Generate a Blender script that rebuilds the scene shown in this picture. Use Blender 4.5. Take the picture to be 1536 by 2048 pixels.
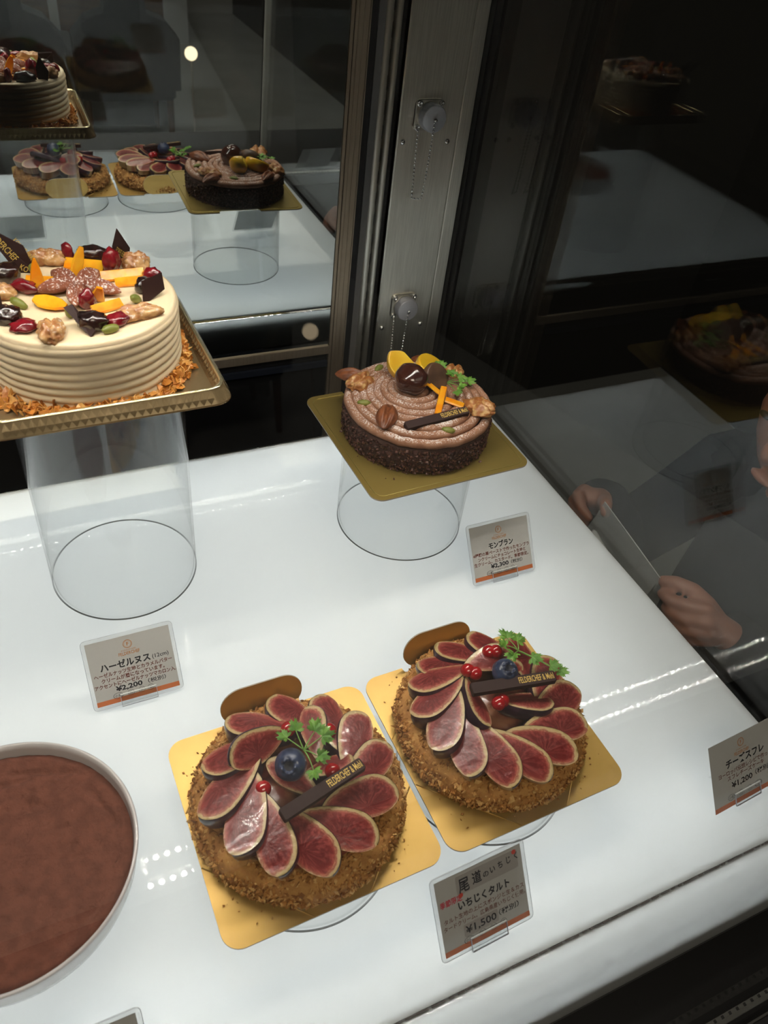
import bpy, bmesh, math, random
from mathutils import Vector, Matrix, Euler, noise
for o in list(bpy.data.objects): bpy.data.objects.remove(o, do_unlink=True)
SC = bpy.context.scene
COL = SC.collection
S = 0.01                                   # all lengths below are centimetres; the scene is metres
PI = math.pi
R = math.radians

# ------------------------------------------------------------------ camera
cam_d = bpy.data.cameras.new('camera')
cam = bpy.data.objects.new('camera', cam_d); COL.objects.link(cam)
cam.location = (-45.446*S, -60.713*S, 49.467*S)
cam.rotation_euler = (0.8363, -0.1067, -0.4207)
cam_d.sensor_fit = 'VERTICAL'; cam_d.sensor_height = 36; cam_d.lens = 1567.62/2048*36
cam_d.clip_start = 0.01; cam_d.clip_end = 50
cam_d.dof.use_dof = True; cam_d.dof.focus_distance = 0.62; cam_d.dof.aperture_fstop = 16
SC.camera = cam
# ------------------------------------------------------------------ world, exposure, render quality switches
SC.view_settings.view_transform = 'Standard'; SC.view_settings.look = 'None'
SC.view_settings.gamma = 1; SC.view_settings.exposure = 0.0
w = bpy.data.worlds.new('world'); SC.world = w; w.use_nodes = True
w.node_tree.nodes['Background'].inputs[0].default_value = (.9, .95, 1, 1)
w.node_tree.nodes['Background'].inputs[1].default_value = 0.0
cy = SC.cycles
cy.max_bounces = 10; cy.diffuse_bounces = 3; cy.glossy_bounces = 6; cy.transmission_bounces = 6
cy.transparent_max_bounces = 28; cy.caustics_reflective = False; cy.caustics_refractive = False
cy.sample_clamp_indirect = 0
# ------------------------------------------------------------------ large lights
def area(name, loc, rot, sx, sy, watt, color, spread=180):
    d = bpy.data.lights.new(name, 'AREA'); d.shape = 'RECTANGLE'; d.size = sx*S; d.size_y = sy*S
    d.energy = watt; d.color = color; d.spread = R(spread)
    o = bpy.data.objects.new(name, d); COL.objects.link(o)
    o.location = [c*S for c in loc]; o.rotation_euler = rot
    return o
# fluorescent light box under the white shelf (faces up)
area('light_box_lamp', (-46, -26.4, -7.5), (PI, 0, 0), 82, 51.5, 6.6, (.98, .995, .985))
area('light_box_tube', (-43, -46.6, -6.2), (R(222), 0, 0), 82, 5, 1.35, (.98, .995, .985))
area('light_box_tube', (-45, -3.6, -5.5), (PI, 0, 0), 82, 5, .7, (.98, .995, .985))
# the row of shop ceiling lights in front of the case
area('shop_ceiling_lamp', (-60, -150, 168), (0, 0, 0), 120, 60, 21, (1, .87, .7))
area('shop_ceiling_lamp', (60, -430, 168), (0, 0, 0), 160, 160, 16, (1, .92, .8))

# ------------------------------------------------------------------ materials
def nt(name):
    m = bpy.data.materials.new(name); m.use_nodes = True
    return m, m.node_tree.nodes, m.node_tree.links
def mat(name, c, rough=.5, metal=0, spec=.5, coat=0, sss=0, sssr=(1, .4, .2), bump=None, c2=None, nscale=200, lo=.4, hi=.6, detail=4, trans=0, aniso=None, coord='Object', emit=None):
    m, N, L = nt(name); b = N['Principled BSDF']
    b.inputs['Base Color'].default_value = (*c, 1); b.inputs['Roughness'].default_value = rough
    b.inputs['Metallic'].default_value = metal; b.inputs['Specular IOR Level'].default_value = spec
    b.inputs['Coat Weight'].default_value = coat; b.inputs['Coat Roughness'].default_value = .06
    if sss: b.inputs['Subsurface Weight'].default_value = sss; b.inputs['Subsurface Radius'].default_value = sssr; b.inputs['Subsurface Scale'].default_value = .004
    if trans: b.inputs['Transmission Weight'].default_value = trans
    if c2 or bump: tc = N.new('ShaderNodeTexCoord')
    if c2:
        n = N.new('ShaderNodeTexNoise'); n.inputs['Scale'].default_value = nscale; n.inputs['Detail'].default_value = detail
        if aniso:
            mp = N.new('ShaderNodeMapping'); mp.inputs['Scale'].default_value = aniso; L.new(tc.outputs[coord], mp.inputs[0]); L.new(mp.outputs[0], n.inputs['Vector'])
        else: L.new(tc.outputs[coord], n.inputs['Vector'])
        r = N.new('ShaderNodeValToRGB'); r.color_ramp.elements[0].position = lo; r.color_ramp.elements[1].position = hi
        r.color_ramp.elements[0].color = (*c, 1); r.color_ramp.elements[1].color = (*c2, 1)
        L.new(n.outputs['Fac'], r.inputs[0]); L.new(r.outputs[0], b.inputs['Base Color'])
    if bump:
        n2 = N.new('ShaderNodeTexNoise'); n2.inputs['Scale'].default_value = bump[0]; n2.inputs['Detail'].default_value = 5
        if aniso:
            mp2 = N.new('ShaderNodeMapping'); mp2.inputs['Scale'].default_value = aniso; L.new(tc.outputs[coord], mp2.inputs[0]); L.new(mp2.outputs[0], n2.inputs['Vector'])
        else: L.new(tc.outputs[coord], n2.inputs['Vector'])
        bp = N.new('ShaderNodeBump'); bp.inputs['Strength'].default_value = bump[1]; bp.inputs['Distance'].default_value = bump[2]*S if len(bump) > 2 else .001
        L.new(n2.outputs['Fac'], bp.inputs['Height']); L.new(bp.outputs[0], b.inputs['Normal'])
    return m
def island(name, cols, rough):
    """every loose piece of the mesh gets its own shade"""
    m, N, L = nt(name); b = N['Principled BSDF']; b.inputs['Roughness'].default_value = rough
    g = N.new('ShaderNodeNewGeometry'); r = N.new('ShaderNodeValToRGB'); e = r.color_ramp.elements
    e[0].color = (*cols[0], 1); e[1].color = (*cols[2], 1); x = e.new(.5); x.color = (*cols[1], 1)
    L.new(g.outputs['Random Per Island'], r.inputs[0]); L.new(r.outputs[0], b.inputs['Base Color']); return m
def clear(name, ior=1.5, tint=(1, 1, 1), haze=0, rough=0, haze_c=(.8, .8, .8)):
    """clear sheet: straight transparency with Fresnel reflection on every face"""
    m, N, L = nt(name); N.remove(N['Principled BSDF']); out = N['Material Output']
    g = N.new('ShaderNodeNewGeometry'); mx = N.new('ShaderNodeMix'); mx.data_type = 'FLOAT'
    mx.inputs[2].default_value = ior; mx.inputs[3].default_value = 1/ior; L.new(g.outputs['Backfacing'], mx.inputs[0])
    f = N.new('ShaderNodeFresnel'); L.new(mx.outputs[0], f.inputs['IOR'])
    t = N.new('ShaderNodeBsdfTransparent'); t.inputs[0].default_value = (*tint, 1)
    gl = N.new('ShaderNodeBsdfGlossy'); gl.inputs['Roughness'].default_value = rough
    s = N.new('ShaderNodeMixShader'); L.new(f.outputs[0], s.inputs[0]); L.new(t.outputs[0], s.inputs[1]); L.new(gl.outputs[0], s.inputs[2])
    o = s
    if haze:
        d = N.new('ShaderNodeBsdfDiffuse'); d.inputs[0].default_value = (*haze_c, 1)
        s2 = N.new('ShaderNodeMixShader'); s2.inputs[0].default_value = haze; L.new(s.outputs[0], s2.inputs[1]); L.new(d.outputs[0], s2.inputs[2]); o = s2
    L.new(o.outputs[0], out.inputs[0]); return m
def emis(name, c, st):
    m, N, L = nt(name); N.remove(N['Principled BSDF']); e = N.new('ShaderNodeEmission'); e.inputs[0].default_value = (*c, 1); e.inputs[1].default_value = st
    L.new(e.outputs[0], N['Material Output'].inputs[0]); return m
def opal(name):
    """white opal acrylic: lets the lamps under it glow through, glossy on top"""
    m, N, L = nt(name); N.remove(N['Principled BSDF'])
    d = N.new('ShaderNodeBsdfDiffuse'); d.inputs[0].default_value = (.8, .82, .82, 1)
    t = N.new('ShaderNodeBsdfTranslucent'); t.inputs[0].default_value = (.93, .95, .96, 1)
    a = N.new('ShaderNodeMixShader'); a.inputs[0].default_value = .55; L.new(d.outputs[0], a.inputs[1]); L.new(t.outputs[0], a.inputs[2])
    g = N.new('ShaderNodeBsdfGlossy'); g.inputs['Roughness'].default_value = 0.0
    f = N.new('ShaderNodeFresnel'); f.inputs[0].default_value = 1.6
    s = N.new('ShaderNodeMixShader'); L.new(f.outputs[0], s.inputs[0]); L.new(a.outputs[0], s.inputs[1]); L.new(g.outputs[0], s.inputs[2])
    L.new(s.outputs[0], N['Material Output'].inputs[0]); return m
def sugar(name, base, dark, scale=900, thr=(.5, .62), nscale=120, rough=.75, up=(.2, .9), bump=None, coat=0, sug=(.78, .72, .7)):
    """pastry colour with icing sugar sifted on the faces that look up"""
    m = mat(name, base, rough, c2=dark, nscale=nscale, bump=bump, coat=coat); N = m.node_tree.nodes; L = m.node_tree.links; b = N['Principled BSDF']
    prev = b.inputs['Base Color'].links[0].from_socket
    tc = N.new('ShaderNodeTexCoord'); n = N.new('ShaderNodeTexNoise'); n.inputs['Scale'].default_value = scale; n.inputs['Detail'].default_value = 3
    L.new(tc.outputs['Object'], n.inputs['Vector'])
    big = N.new('ShaderNodeTexNoise'); big.inputs['Scale'].default_value = 45; L.new(tc.outputs['Object'], big.inputs['Vector'])
    ad = N.new('ShaderNodeMath'); ad.operation = 'MULTIPLY_ADD'; ad.inputs[1].default_value = .45; L.new(big.outputs['Fac'], ad.inputs[0]); L.new(n.outputs['Fac'], ad.inputs[2])
    sb = N.new('ShaderNodeMath'); sb.operation = 'SUBTRACT'; sb.inputs[1].default_value = .22; L.new(ad.outputs[0], sb.inputs[0])
    mr = N.new('ShaderNodeMapRange'); mr.inputs[1].default_value = thr[0]; mr.inputs[2].default_value = thr[1]; L.new(sb.outputs[0], mr.inputs[0])
    ge = N.new('ShaderNodeNewGeometry'); sx = N.new('ShaderNodeSeparateXYZ'); L.new(ge.outputs['Normal'], sx.inputs[0])
    m2 = N.new('ShaderNodeMapRange'); m2.inputs[1].default_value = up[0]; m2.inputs[2].default_value = up[1]; L.new(sx.outputs[2], m2.inputs[0])
    mu = N.new('ShaderNodeMath'); mu.operation = 'MULTIPLY'; L.new(mr.outputs[0], mu.inputs[0]); L.new(m2.outputs[0], mu.inputs[1])
    mx = N.new('ShaderNodeMix'); mx.data_type = 'RGBA'; L.new(mu.outputs[0], mx.inputs[0]); L.new(prev, mx.inputs[6]); mx.inputs[7].default_value = (*sug, 1)
    L.new(mx.outputs[2], b.inputs['Base Color']); return m
def fig_flesh():
    m = mat('fig_flesh', (.5, .05, .06), .32, coat=.3, bump=(260, .55, .08)); N = m.node_tree.nodes; L = m.node_tree.links; b = N['Principled BSDF']
    uv = N.new('ShaderNodeUVMap'); uv.uv_map = 'polar'                  # x = angle round the seed centre, y = distance from the rim (cm)
    sp = N.new('ShaderNodeSeparateXYZ'); L.new(uv.outputs[0], sp.inputs[0])
    mp = N.new('ShaderNodeMapping'); mp.inputs['Scale'].default_value = (46, 4, 1); L.new(uv.outputs[0], mp.inputs[0])
    inf = N.new('ShaderNodeObjectInfo')
    n = N.new('ShaderNodeTexNoise'); n.noise_dimensions = '4D'; n.inputs['Scale'].default_value = 1.0; n.inputs['Detail'].default_value = 3; L.new(mp.outputs[0], n.inputs['Vector']); L.new(inf.outputs['Random'], n.inputs['W'])
    n2 = N.new('ShaderNodeTexNoise'); n2.noise_dimensions = '4D'; n2.inputs['Scale'].default_value = 3.2; L.new(uv.outputs[0], n2.inputs['Vector']); L.new(inf.outputs['Random'], n2.inputs['W'])
    a = N.new('ShaderNodeMath'); a.operation = 'MULTIPLY_ADD'; a.inputs[1].default_value = .34; L.new(n.outputs['Fac'], a.inputs[0]); L.new(sp.outputs[1], a.inputs[2])
    a2 = N.new('ShaderNodeMath'); a2.operation = 'MULTIPLY_ADD'; a2.inputs[1].default_value = .3; L.new(n2.outputs['Fac'], a2.inputs[0]); L.new(a.outputs[0], a2.inputs[2])
    s = N.new('ShaderNodeMath'); s.operation = 'SUBTRACT'; s.inputs[1].default_value = .3; L.new(a2.outputs[0], s.inputs[0])
    r = N.new('ShaderNodeValToRGB'); e = r.color_ramp.elements
    e[0].position = .0; e[0].color = (.26, .18, .06, 1); e[1].position = 1; e[1].color = (.11, .011, .011, 1)
    for p_, c_ in ((.1, (.46, .35, .17)), (.19, (.47, .32, .17)), (.27, (.3, .095, .06)), (.38, (.19, .024, .02)), (.62, (.13, .013, .013))):
        x = e.new(p_); x.color = (*c_, 1)
    L.new(s.outputs[0], r.inputs[0])
    st = N.new('ShaderNodeValToRGB'); st.color_ramp.elements[0].position = .44; st.color_ramp.elements[1].position = .64
    st.color_ramp.elements[0].color = (1, 1, 1, 1); st.color_ramp.elements[1].color = (1.9, 3.3, 3.0, 1); L.new(n.outputs['Fac'], st.inputs[0])
    gt = N.new('ShaderNodeMath'); gt.operation = 'GREATER_THAN'; gt.inputs[1].default_value = .3; L.new(s.outputs[0], gt.inputs[0])
    mm = N.new('ShaderNodeMix'); mm.data_type = 'RGBA'; mm.blend_type = 'MULTIPLY'; L.new(gt.outputs[0], mm.inputs[0]); L.new(r.outputs[0], mm.inputs[6]); L.new(st.outputs[0], mm.inputs[7])
    L.new(mm.outputs[2], b.inputs['Base Color']); return m

M = dict(
 opal=opal('white_opal_acrylic'),
 white=mat('white_painted_metal', (.62, .63, .62), .35),
 black=mat('black_metal', (.003, .0028, .0028), .5, spec=.2), blackm=mat('black_rubber', (.006, .006, .007), .6),
 glossblack=mat('black_glossy_sheet', (.008, .008, .009), .12), bluedark=mat('dark_blue_panel', (.012, .015, .024), .3),
 steel=mat('brushed_steel', (.8, .77, .69), .42, .95, c2=(.68, .655, .585), nscale=60, aniso=(30, 30, .6)),
 steel2=mat('aluminium_strip', (.6, .58, .52), .38, .9), bronze=mat('bronze_anodised_frame', (.36, .29, .22), .42, .85, c2=(.44, .36, .27), nscale=80, aniso=(40, 40, .3)),
 chrome=mat('chrome', (.7, .7, .7), .14, 1), capm=mat('matte_grey_aluminium', (.5, .51, .56), .45, .4),
 gold=mat('gold_card', (.64, .41, .13), .45, .75, c2=(.57, .36, .105), nscale=25, bump=(260, .06, .02)),
 goldedge=mat('card_edge', (.35, .3, .24), .8), olive=mat('olive_gold_foil_card', (.43, .31, .085), .34, .75), oliveline=mat('embossed_line', (.5, .4, .12), .3, .8),
 tray=mat('gold_plastic', (.37, .265, .14), .22, .65), trayline=mat('gold_rim', (.85, .72, .45), .15, .9),
 cream=mat('buttercream', (.72, .58, .385), .48, sss=.15, sssr=(1, .7, .4), bump=(60, .12, .08)),
 ganache=mat('chocolate', (.026, .0095, .008), .6, spec=.25, bump=(90, .05, .02)), goldleaf=mat('gold_print', (.62, .42, .1), .4, .3),
 flesh=fig_flesh(), skin=mat('fig_skin', (.022, .01, .018), .3, coat=.35, c2=(.05, .02, .035), nscale=90, bump=(160, .15, .03)),
 crust=mat('baked_crumb', (.4, .18, .05), .85, c2=(.5, .25, .07), nscale=150, bump=(240, .9, .15)), crumb=island('crumb', ((.24, .09, .02), (.5, .23, .055), (.7, .43, .16)), .8),
 custard=mat('glazed_filling', (.2, .045, .03), .25, coat=.4, c2=(.3, .12, .06), nscale=90),
 blue=mat('blueberry_skin', (.012, .018, .05), .35, coat=.3, c2=(.05, .07, .14), nscale=120, lo=.35, hi=.75), bluedk=mat('blueberry_calyx', (.008, .009, .02), .6),
 red=mat('redcurrant', (.33, .006, .01), .12, coat=.8, sss=.3), green=mat('chervil_leaf', (.07, .19, .018), .55, c2=(.13, .28, .03), nscale=150), stem=mat('chervil_stem', (.16, .3, .06), .5),
 sponge=mat('chocolate_sponge', (.05, .022, .015), .9, bump=(260, .8, .1)), shaving=island('chocolate_shaving', ((.04, .014, .01), (.085, .032, .024), (.17, .075, .055)), .45),
 chestnut=sugar('chestnut_cream', (.24, .105, .055), (.31, .15, .085), scale=900, thr=(.5, .66), up=(.5, 1.0), sug=(.66, .6, .58)),
 pecan=mat('pecan', (.2, .06, .018), .45, c2=(.11, .03, .01), nscale=180, bump=(300, .3, .04)), pecansugar=sugar('sugared_pecan', (.17, .045, .02), (.26, .08, .035), scale=700, thr=(.52, .66), up=(-.1, .8), bump=(350, .5, .05), coat=.2),
 walnut=mat('walnut_kernel', (.3, .105, .026), .4, c2=(.6, .38, .16), lo=.48, hi=.68, nscale=230, coat=.25, bump=(320, .3, .05)), walnutp=mat('walnut_pale', (.66, .46, .24), .5),
 walnuts=sugar('sugared_walnut', (.3, .115, .034), (.52, .3, .12), scale=600, thr=(.57, .7), nscale=170, up=(.1, .9), coat=.3, rough=.4, bump=(320, .3, .05)),
 yellow=mat('candied_chestnut', (.6, .35, .014), .16, coat=.7, sss=.3, c2=(.66, .43, .03), nscale=30), brownch=mat('glazed_brown_chestnut', (.03, .008, .006), .16, coat=.7, c2=(.05, .014, .008), nscale=60), brownflat=mat('cut_chestnut', (.06, .03, .018), .5, c2=(.1, .05, .028), nscale=90),
 orange=mat('candied_orange_peel', (.75, .24, .006), .2, coat=.5, sss=.35, c2=(.8, .4, .02), nscale=70, bump=(200, .2, .04)), cran=mat('dried_cranberry', (.2, .008, .014), .22, coat=.5, c2=(.12, .005, .01), nscale=140, bump=(180, .8, .08)),
 prune=mat('prune', (.012, .006, .006), .16, coat=.7, c2=(.03, .012, .01), nscale=120, bump=(160, .9, .1)), pist=mat('pistachio', (.13, .15, .02), .45, c2=(.2, .21, .04), nscale=120), pistd=mat('pistachio_skin', (.06, .05, .015), .5),
 flake=island('wafer_flake', ((.4, .13, .02), (.6, .24, .04), (.78, .45, .14)), .4), cocoa=mat('cocoa_powder', (.115, .035, .02), .95, c2=(.15, .048, .028), nscale=140, bump=(420, 1.0, .1)), cocoad=mat('dark_cocoa', (.05, .022, .018), .9),
 porcelain=mat('grey_white_porcelain', (.52, .49, .49), .22, coat=.3),
 paper=mat('grey_card_paper', (.47, .465, .45), .55), ink=mat('black_ink', (.012, .012, .02), .5), brown=mat('brown_ink', (.14, .028, .02), .5), ored=mat('orange_band', (.55, .15, .045), .5), logo=mat('orange_logo_ink', (.5, .2, .05), .45), redink=mat('red_ink', (.55, .02, .06), .5), sticker=mat('grey_tape', (.36, .34, .33), .35), paperback=mat('card_back', (.5, .5, .49), .55),
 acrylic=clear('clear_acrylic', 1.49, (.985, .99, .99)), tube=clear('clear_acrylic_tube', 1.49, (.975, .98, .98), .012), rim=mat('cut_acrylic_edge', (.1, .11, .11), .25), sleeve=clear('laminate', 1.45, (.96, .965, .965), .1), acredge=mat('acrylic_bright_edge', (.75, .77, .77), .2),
 glass=clear('pane_glass', 1.5, (.975, .985, .98)), film=clear('clear_film', 1.45, (.8, .8, .78), .16, .05),
 led=emis('led_chip', (1, .94, .84), 335), glintglow=emis('glint_glow', (1, .78, .5), 3),
 floor=mat('grey_shop_floor', (.3, .31, .3), .25, c2=(.26, .27, .26), nscale=4), wall=mat('shop_wall', (.34, .33, .31), .7), ceil=mat('ceiling_paint', (.5, .48, .45), .8), darkwall=mat('dark_wall', (.012, .011, .01), .8),
 wood=mat('brown_wood', (.14, .07, .025), .5, c2=(.09, .045, .016), nscale=6, aniso=(1, 1, 8)), fabric=mat('black_upholstery', (.008, .008, .008), .9), pale=mat('pale_metal', (.45, .47, .48), .4),
 skinp=mat('skin', (.3, .125, .075), .5, sss=.15, sssr=(1, .35, .2), bump=(150, .15, .03)), hair=mat('black_hair', (.01, .008, .007), .5), shirt=mat('dark_shirt', (.003, .003, .0035), .9))
def mirror_m():
    m, N, L = nt('mirror_glass'); N.remove(N['Principled BSDF']); g = N.new('ShaderNodeBsdfGlossy'); g.inputs[0].default_value = (.57, .6, .59, 1); g.inputs['Roughness'].default_value = 0
    L.new(g.outputs[0], N['Material Output'].inputs[0]); return m
M['mirror'] = mirror_m()
for k in ('steel', 'steel2'):                # brushed vertically: reflections smear sideways
    n_ = M[k].node_tree; b_ = n_.nodes['Principled BSDF']; c_ = n_.nodes.new('ShaderNodeCombineXYZ'); c_.inputs[0].default_value = 1
    b_.inputs['Anisotropic'].default_value = .85; n_.links.new(c_.outputs[0], b_.inputs['Tangent'])
M['shirt'].node_tree.nodes['Principled BSDF'].inputs['Specular IOR Level'].default_value = .05

# ------------------------------------------------------------------ mesh helpers (centimetres)
class B:
    def __init__(s): s.v = []; s.f = []; s.m = []; s.sm = []; s.uv = {}
    def add(s, vs, fs, mi=0, smooth=True, T=None, uvs=None):
        o = len(s.v)
        for i, p in enumerate(vs):
            s.v.append(tuple(T @ Vector(p)) if T else tuple(p))
            if uvs: s.uv[o+i] = uvs[i]
        for f in fs: s.f.append([o+i for i in f]); s.m.append(mi); s.sm.append(smooth)
        return s
    def box(s, x0, x1, y0, y1, z0, z1, mi=0, T=None):
        v = [(x, y, z) for z in (z0, z1) for y in (y0, y1) for x in (x0, x1)]
        return s.add(v, [(0, 2, 3, 1), (4, 5, 7, 6), (0, 1, 5, 4), (2, 6, 7, 3), (0, 4, 6, 2), (1, 3, 7, 5)], mi, False, T)
    def prism(s, pts, z0, z1, mi=0, mside=None, T=None, smooth=False, ch=0):
        """extruded outline (counter-clockwise), optional small chamfer on the top edge"""
        n = len(pts); c = Vector((sum(p[0] for p in pts)/n, sum(p[1] for p in pts)/n))
        def ins(d): return [tuple(c+(Vector(p[:2])-c)*(1-d/max(.01, (Vector(p[:2])-c).length))) for p in pts]
        rings = [(pts, z0), (pts, z1)] if not ch else [(pts, z0), (pts, z1-ch), (ins(ch), z1)]
        v = [(p[0], p[1], z) for ps, z in rings for p in ps]
        k = len(rings)
        f = [tuple(range(n-1, -1, -1)), tuple(range((k-1)*n, k*n))]
        s.add(v, f, mi, False, T)
        s.add(v, [(r*n+i, r*n+(i+1) % n, (r+1)*n+(i+1) % n, (r+1)*n+i) for r in range(k-1) for i in range(n)], mi if mside is None else mside, smooth, T)
        return s
    def lathe(s, prof, n=64, mi=0, T=None, smooth=True, rf=None, a0=0, a1=2*PI):
        full = abs(a1-a0-2*PI) < 1e-6; cols = n if full else n+1
        v = []
        for r, z in prof:
            for i in range(cols):
                a = a0+(a1-a0)*i/n; rr, zz = (r, z) if not rf else rf(r, z, a)
                v.append((rr*math.cos(a), rr*math.sin(a), zz))
        f = [(j*cols+i, j*cols+(i+1) % cols, (j+1)*cols+(i+1) % cols, (j+1)*cols+i) for j in range(len(prof)-1) for i in range(n)]
        return s.add(v, f, mi, smooth, T)
    def tube(s, path, rad, n=8, mi=0, closed=False, caps=True, T=None):
        P_ = [Vector(p) for p in path]; k = len(P_); v = []
        up = Vector((0, 0, 1))
        for i, p in enumerate(P_):
            d = (P_[(i+1) % k]-P_[i-1]) if closed else (P_[min(i+1, k-1)]-P_[max(i-1, 0)])
            d.normalize(); a = d.cross(up)
            if a.length < .05: a = d.cross(Vector((1, 0, 0)))
            a.normalize(); b = a.cross(d); r = rad[i] if isinstance(rad, (list, tuple)) else rad
            for j in range(n):
                t = 2*PI*j/n; v.append(tuple(p+a*(r*math.cos(t))+b*(r*math.sin(t))))
        m = k if closed else k-1
        f = [(i*n+j, i*n+(j+1) % n, ((i+1) % k)*n+(j+1) % n, ((i+1) % k)*n+j) for i in range(m) for j in range(n)]
        if caps and not closed: f += [tuple(range(n-1, -1, -1)), tuple(range((k-1)*n, k*n))]
        return s.add(v, f, mi, True, T)
    def ico(s, c, r, sub=3, mi=0, rot=None, fn=None, T=None):
        v, f = ICO(sub); rr = r if isinstance(r, (tuple, list)) else (r, r, r)
        q = Euler(rot).to_matrix() if rot else Matrix.Identity(3)
        out = []
        for p in v:
            p = Vector(p)
            if fn: p = fn(p)
            p = Vector((p.x*rr[0], p.y*rr[1], p.z*rr[2])); out.append(tuple(q @ p+Vector(c)))
        return s.add(out, f, mi, True, T)
_ic = {}
def ICO(sub):
    if sub not in _ic:
        bm = bmesh.new(); bmesh.ops.create_icosphere(bm, subdivisions=sub, radius=1)
        bm.verts.ensure_lookup_table(); _ic[sub] = ([tuple(v.co) for v in bm.verts], [tuple(v.index for v in f.verts) for f in bm.faces]); bm.free()
    return _ic[sub]
def obj(name, b, mats, parent=None, label=None, loc=None, rot=None, kind=None):
    me = bpy.data.meshes.new(name); me.from_pydata([(x*S, y*S, z*S) for x, y, z in b.v], [], b.f)
    for m in (mats if isinstance(mats, (list, tuple)) else [mats]): me.materials.append(M[m] if isinstance(m, str) else m)
    me.polygons.foreach_set('material_index', b.m); me.polygons.foreach_set('use_smooth', b.sm)
    if b.uv:
        l = me.uv_layers.new(name='polar')
        for lp in me.loops: l.data[lp.index].uv = b.uv.get(lp.vertex_index, (0, 0))
    me.update()
    o = bpy.data.objects.new(name, me); COL.objects.link(o)
    if parent: o.parent = parent
    if loc: o.location = [c*S for c in loc]
    if rot: o.rotation_euler = rot
    if label: o['label'] = label
    if kind: o['kind'] = kind
    return o
def thing(name, label, cat, loc=(0, 0, 0), rz=0, group=None):
    o = bpy.data.objects.new(name, None); COL.objects.link(o); o.empty_display_size = .02
    o.location = [c*S for c in loc]; o.rotation_euler = (0, 0, rz); tag(o, label, cat, group); return o
def tag(o, label, cat, group=None):
    o['label'] = label; o['category'] = cat
    if group: o['group'] = group
    return o
def struct(name, b, m): o = obj(name, b, m); o['kind'] = 'structure'; return o
def rrect(w, h, r, n=6, cx=0, cy_=0):
    pts = []
    for (sx, sy, a) in ((1, -1, -PI/2), (1, 1, 0), (-1, 1, PI/2), (-1, -1, PI)):
        for i in range(n+1):
            t = a+PI/2*i/n; pts.append((cx+sx*(w/2-r)+r*math.cos(t), cy_+sy*(h/2-r)+r*math.sin(t)))
    return pts
def nz(x, y=0, z=0): return noise.noise(Vector((x, y, z)))
def text(b, body, size, T, mi=0, sx=1.0, bold=0, align='CENTER', shear=0, spacing=1.0, width=None):
    """flat lettering laid in the plane of T"""
    c = bpy.data.curves.new('t', 'FONT'); c.body = body; c.size = 1; c.align_x = align; c.offset = bold; c.shear = shear; c.space_character = spacing; c.resolution_u = 2
    o = bpy.data.objects.new('t', c); COL.objects.link(o); bpy.context.view_layer.update()
    me = bpy.data.meshes.new_from_object(o.evaluated_get(bpy.context.evaluated_depsgraph_get()))
    xs = [v.co.x for v in me.vertices] or [0, 1]
    if width: sx = width/((max(xs)-min(xs))*size)
    b.add([(v.co.x*size*sx, v.co.y*size, 0) for v in me.vertices], [tuple(p.vertices) for p in me.polygons], mi, False, T)
    bpy.data.objects.remove(o); bpy.data.curves.remove(c); bpy.data.meshes.remove(me)
    return b
def XF(loc=(0, 0, 0), rot=(0, 0, 0)): return Matrix.Translation(loc) @ Euler(rot).to_matrix().to_4x4()

# ================================================================== the room
struct('floor', B().box(-350, 160, -640, 120, -92, -90), 'floor')
struct('ceiling', B().box(-350, 160, -640, 120, 170, 174), 'ceil')
struct('wall_front', B().box(-350, 160, -644, -640, -90, 170), 'wall')
struct('wall_left', B().box(-354, -350, -640, 120, -90, 170), 'wall')
struct('wall_right', B().box(160, 164, -640, 120, -90, 170), 'darkwall')
struct('wall_back', B().box(-350, 160, 116, 120, -90, 170), 'darkwall')

# ================================================================== the display case
XL = -82                                     # left end of everything modelled
t = thing('display_shelf', 'glowing white acrylic shelf under all the cakes', 'shelf', (0, 0, -.6))
top = B().box(XL, 0, -51.1, 0, 0, .6); obj('shelf_top', top, 'opal', t)
n = 8
lip = B()
lipp = [(-51.25, .5), (-51.9, .42), (-52.7, .1), (-53.3, -.7), (-53.75, -1.8), (-54.0, -2.9), (-54.05, -3.4)]
def strip(prof, x0, x1, th):
    b = B(); v = []
    for x in (x0, x1):
        for y, z in prof: v.append((x, y, z))
        for y, z in reversed(prof): v.append((x, y+th, z-.35))
    k = 2*len(prof); b.add(v, [(i, (i+1) % k, k+(i+1) % k, k+i) for i in range(k)]); b.add(v, [tuple(range(k-1, -1, -1)), tuple(range(k, 2*k))], 0, False); return b
obj('front_lip', strip(lipp, XL, .3, .35), 'opal', t)
obj('back_lip', strip([(.15, .55), (.7, .2), (1.1, -.8), (1.4, -2.5), (1.5, -5.6)], XL, 0, -.3), 'opal', t)
sm = B(); rnd = random.Random(3)
x = -75
while x < 0:
    d = rnd.uniform(.15, .9)
    sm.box(x, x+d, -51.22+rnd.uniform(-.01, .03), -51.12+rnd.uniform(-.05, .01), .5, .604+rnd.uniform(0, .006)); x += d+rnd.uniform(-.1, .35)
obj('joint_line', sm, mat('joint_dirt', (.09, .075, .07), .9), t, 'dark dirty joint along the front edge', kind='stuff')
bx = B(); bx.box(XL, .2, -53.4, .7, -.3, 0); bx.box(-.3, .25, -53.4, .7, 0, 12.2); bx.box(XL, XL+.5, -53.4, .7, 0, 12.2); bx.box(XL, 0, .2, .7, 0, 12.0); bx.box(XL, 0, -53.4, -53.0, 0, 10.4)
obj('light_box', bx, 'white', t, loc=(0, 0, -12.4))

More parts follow.
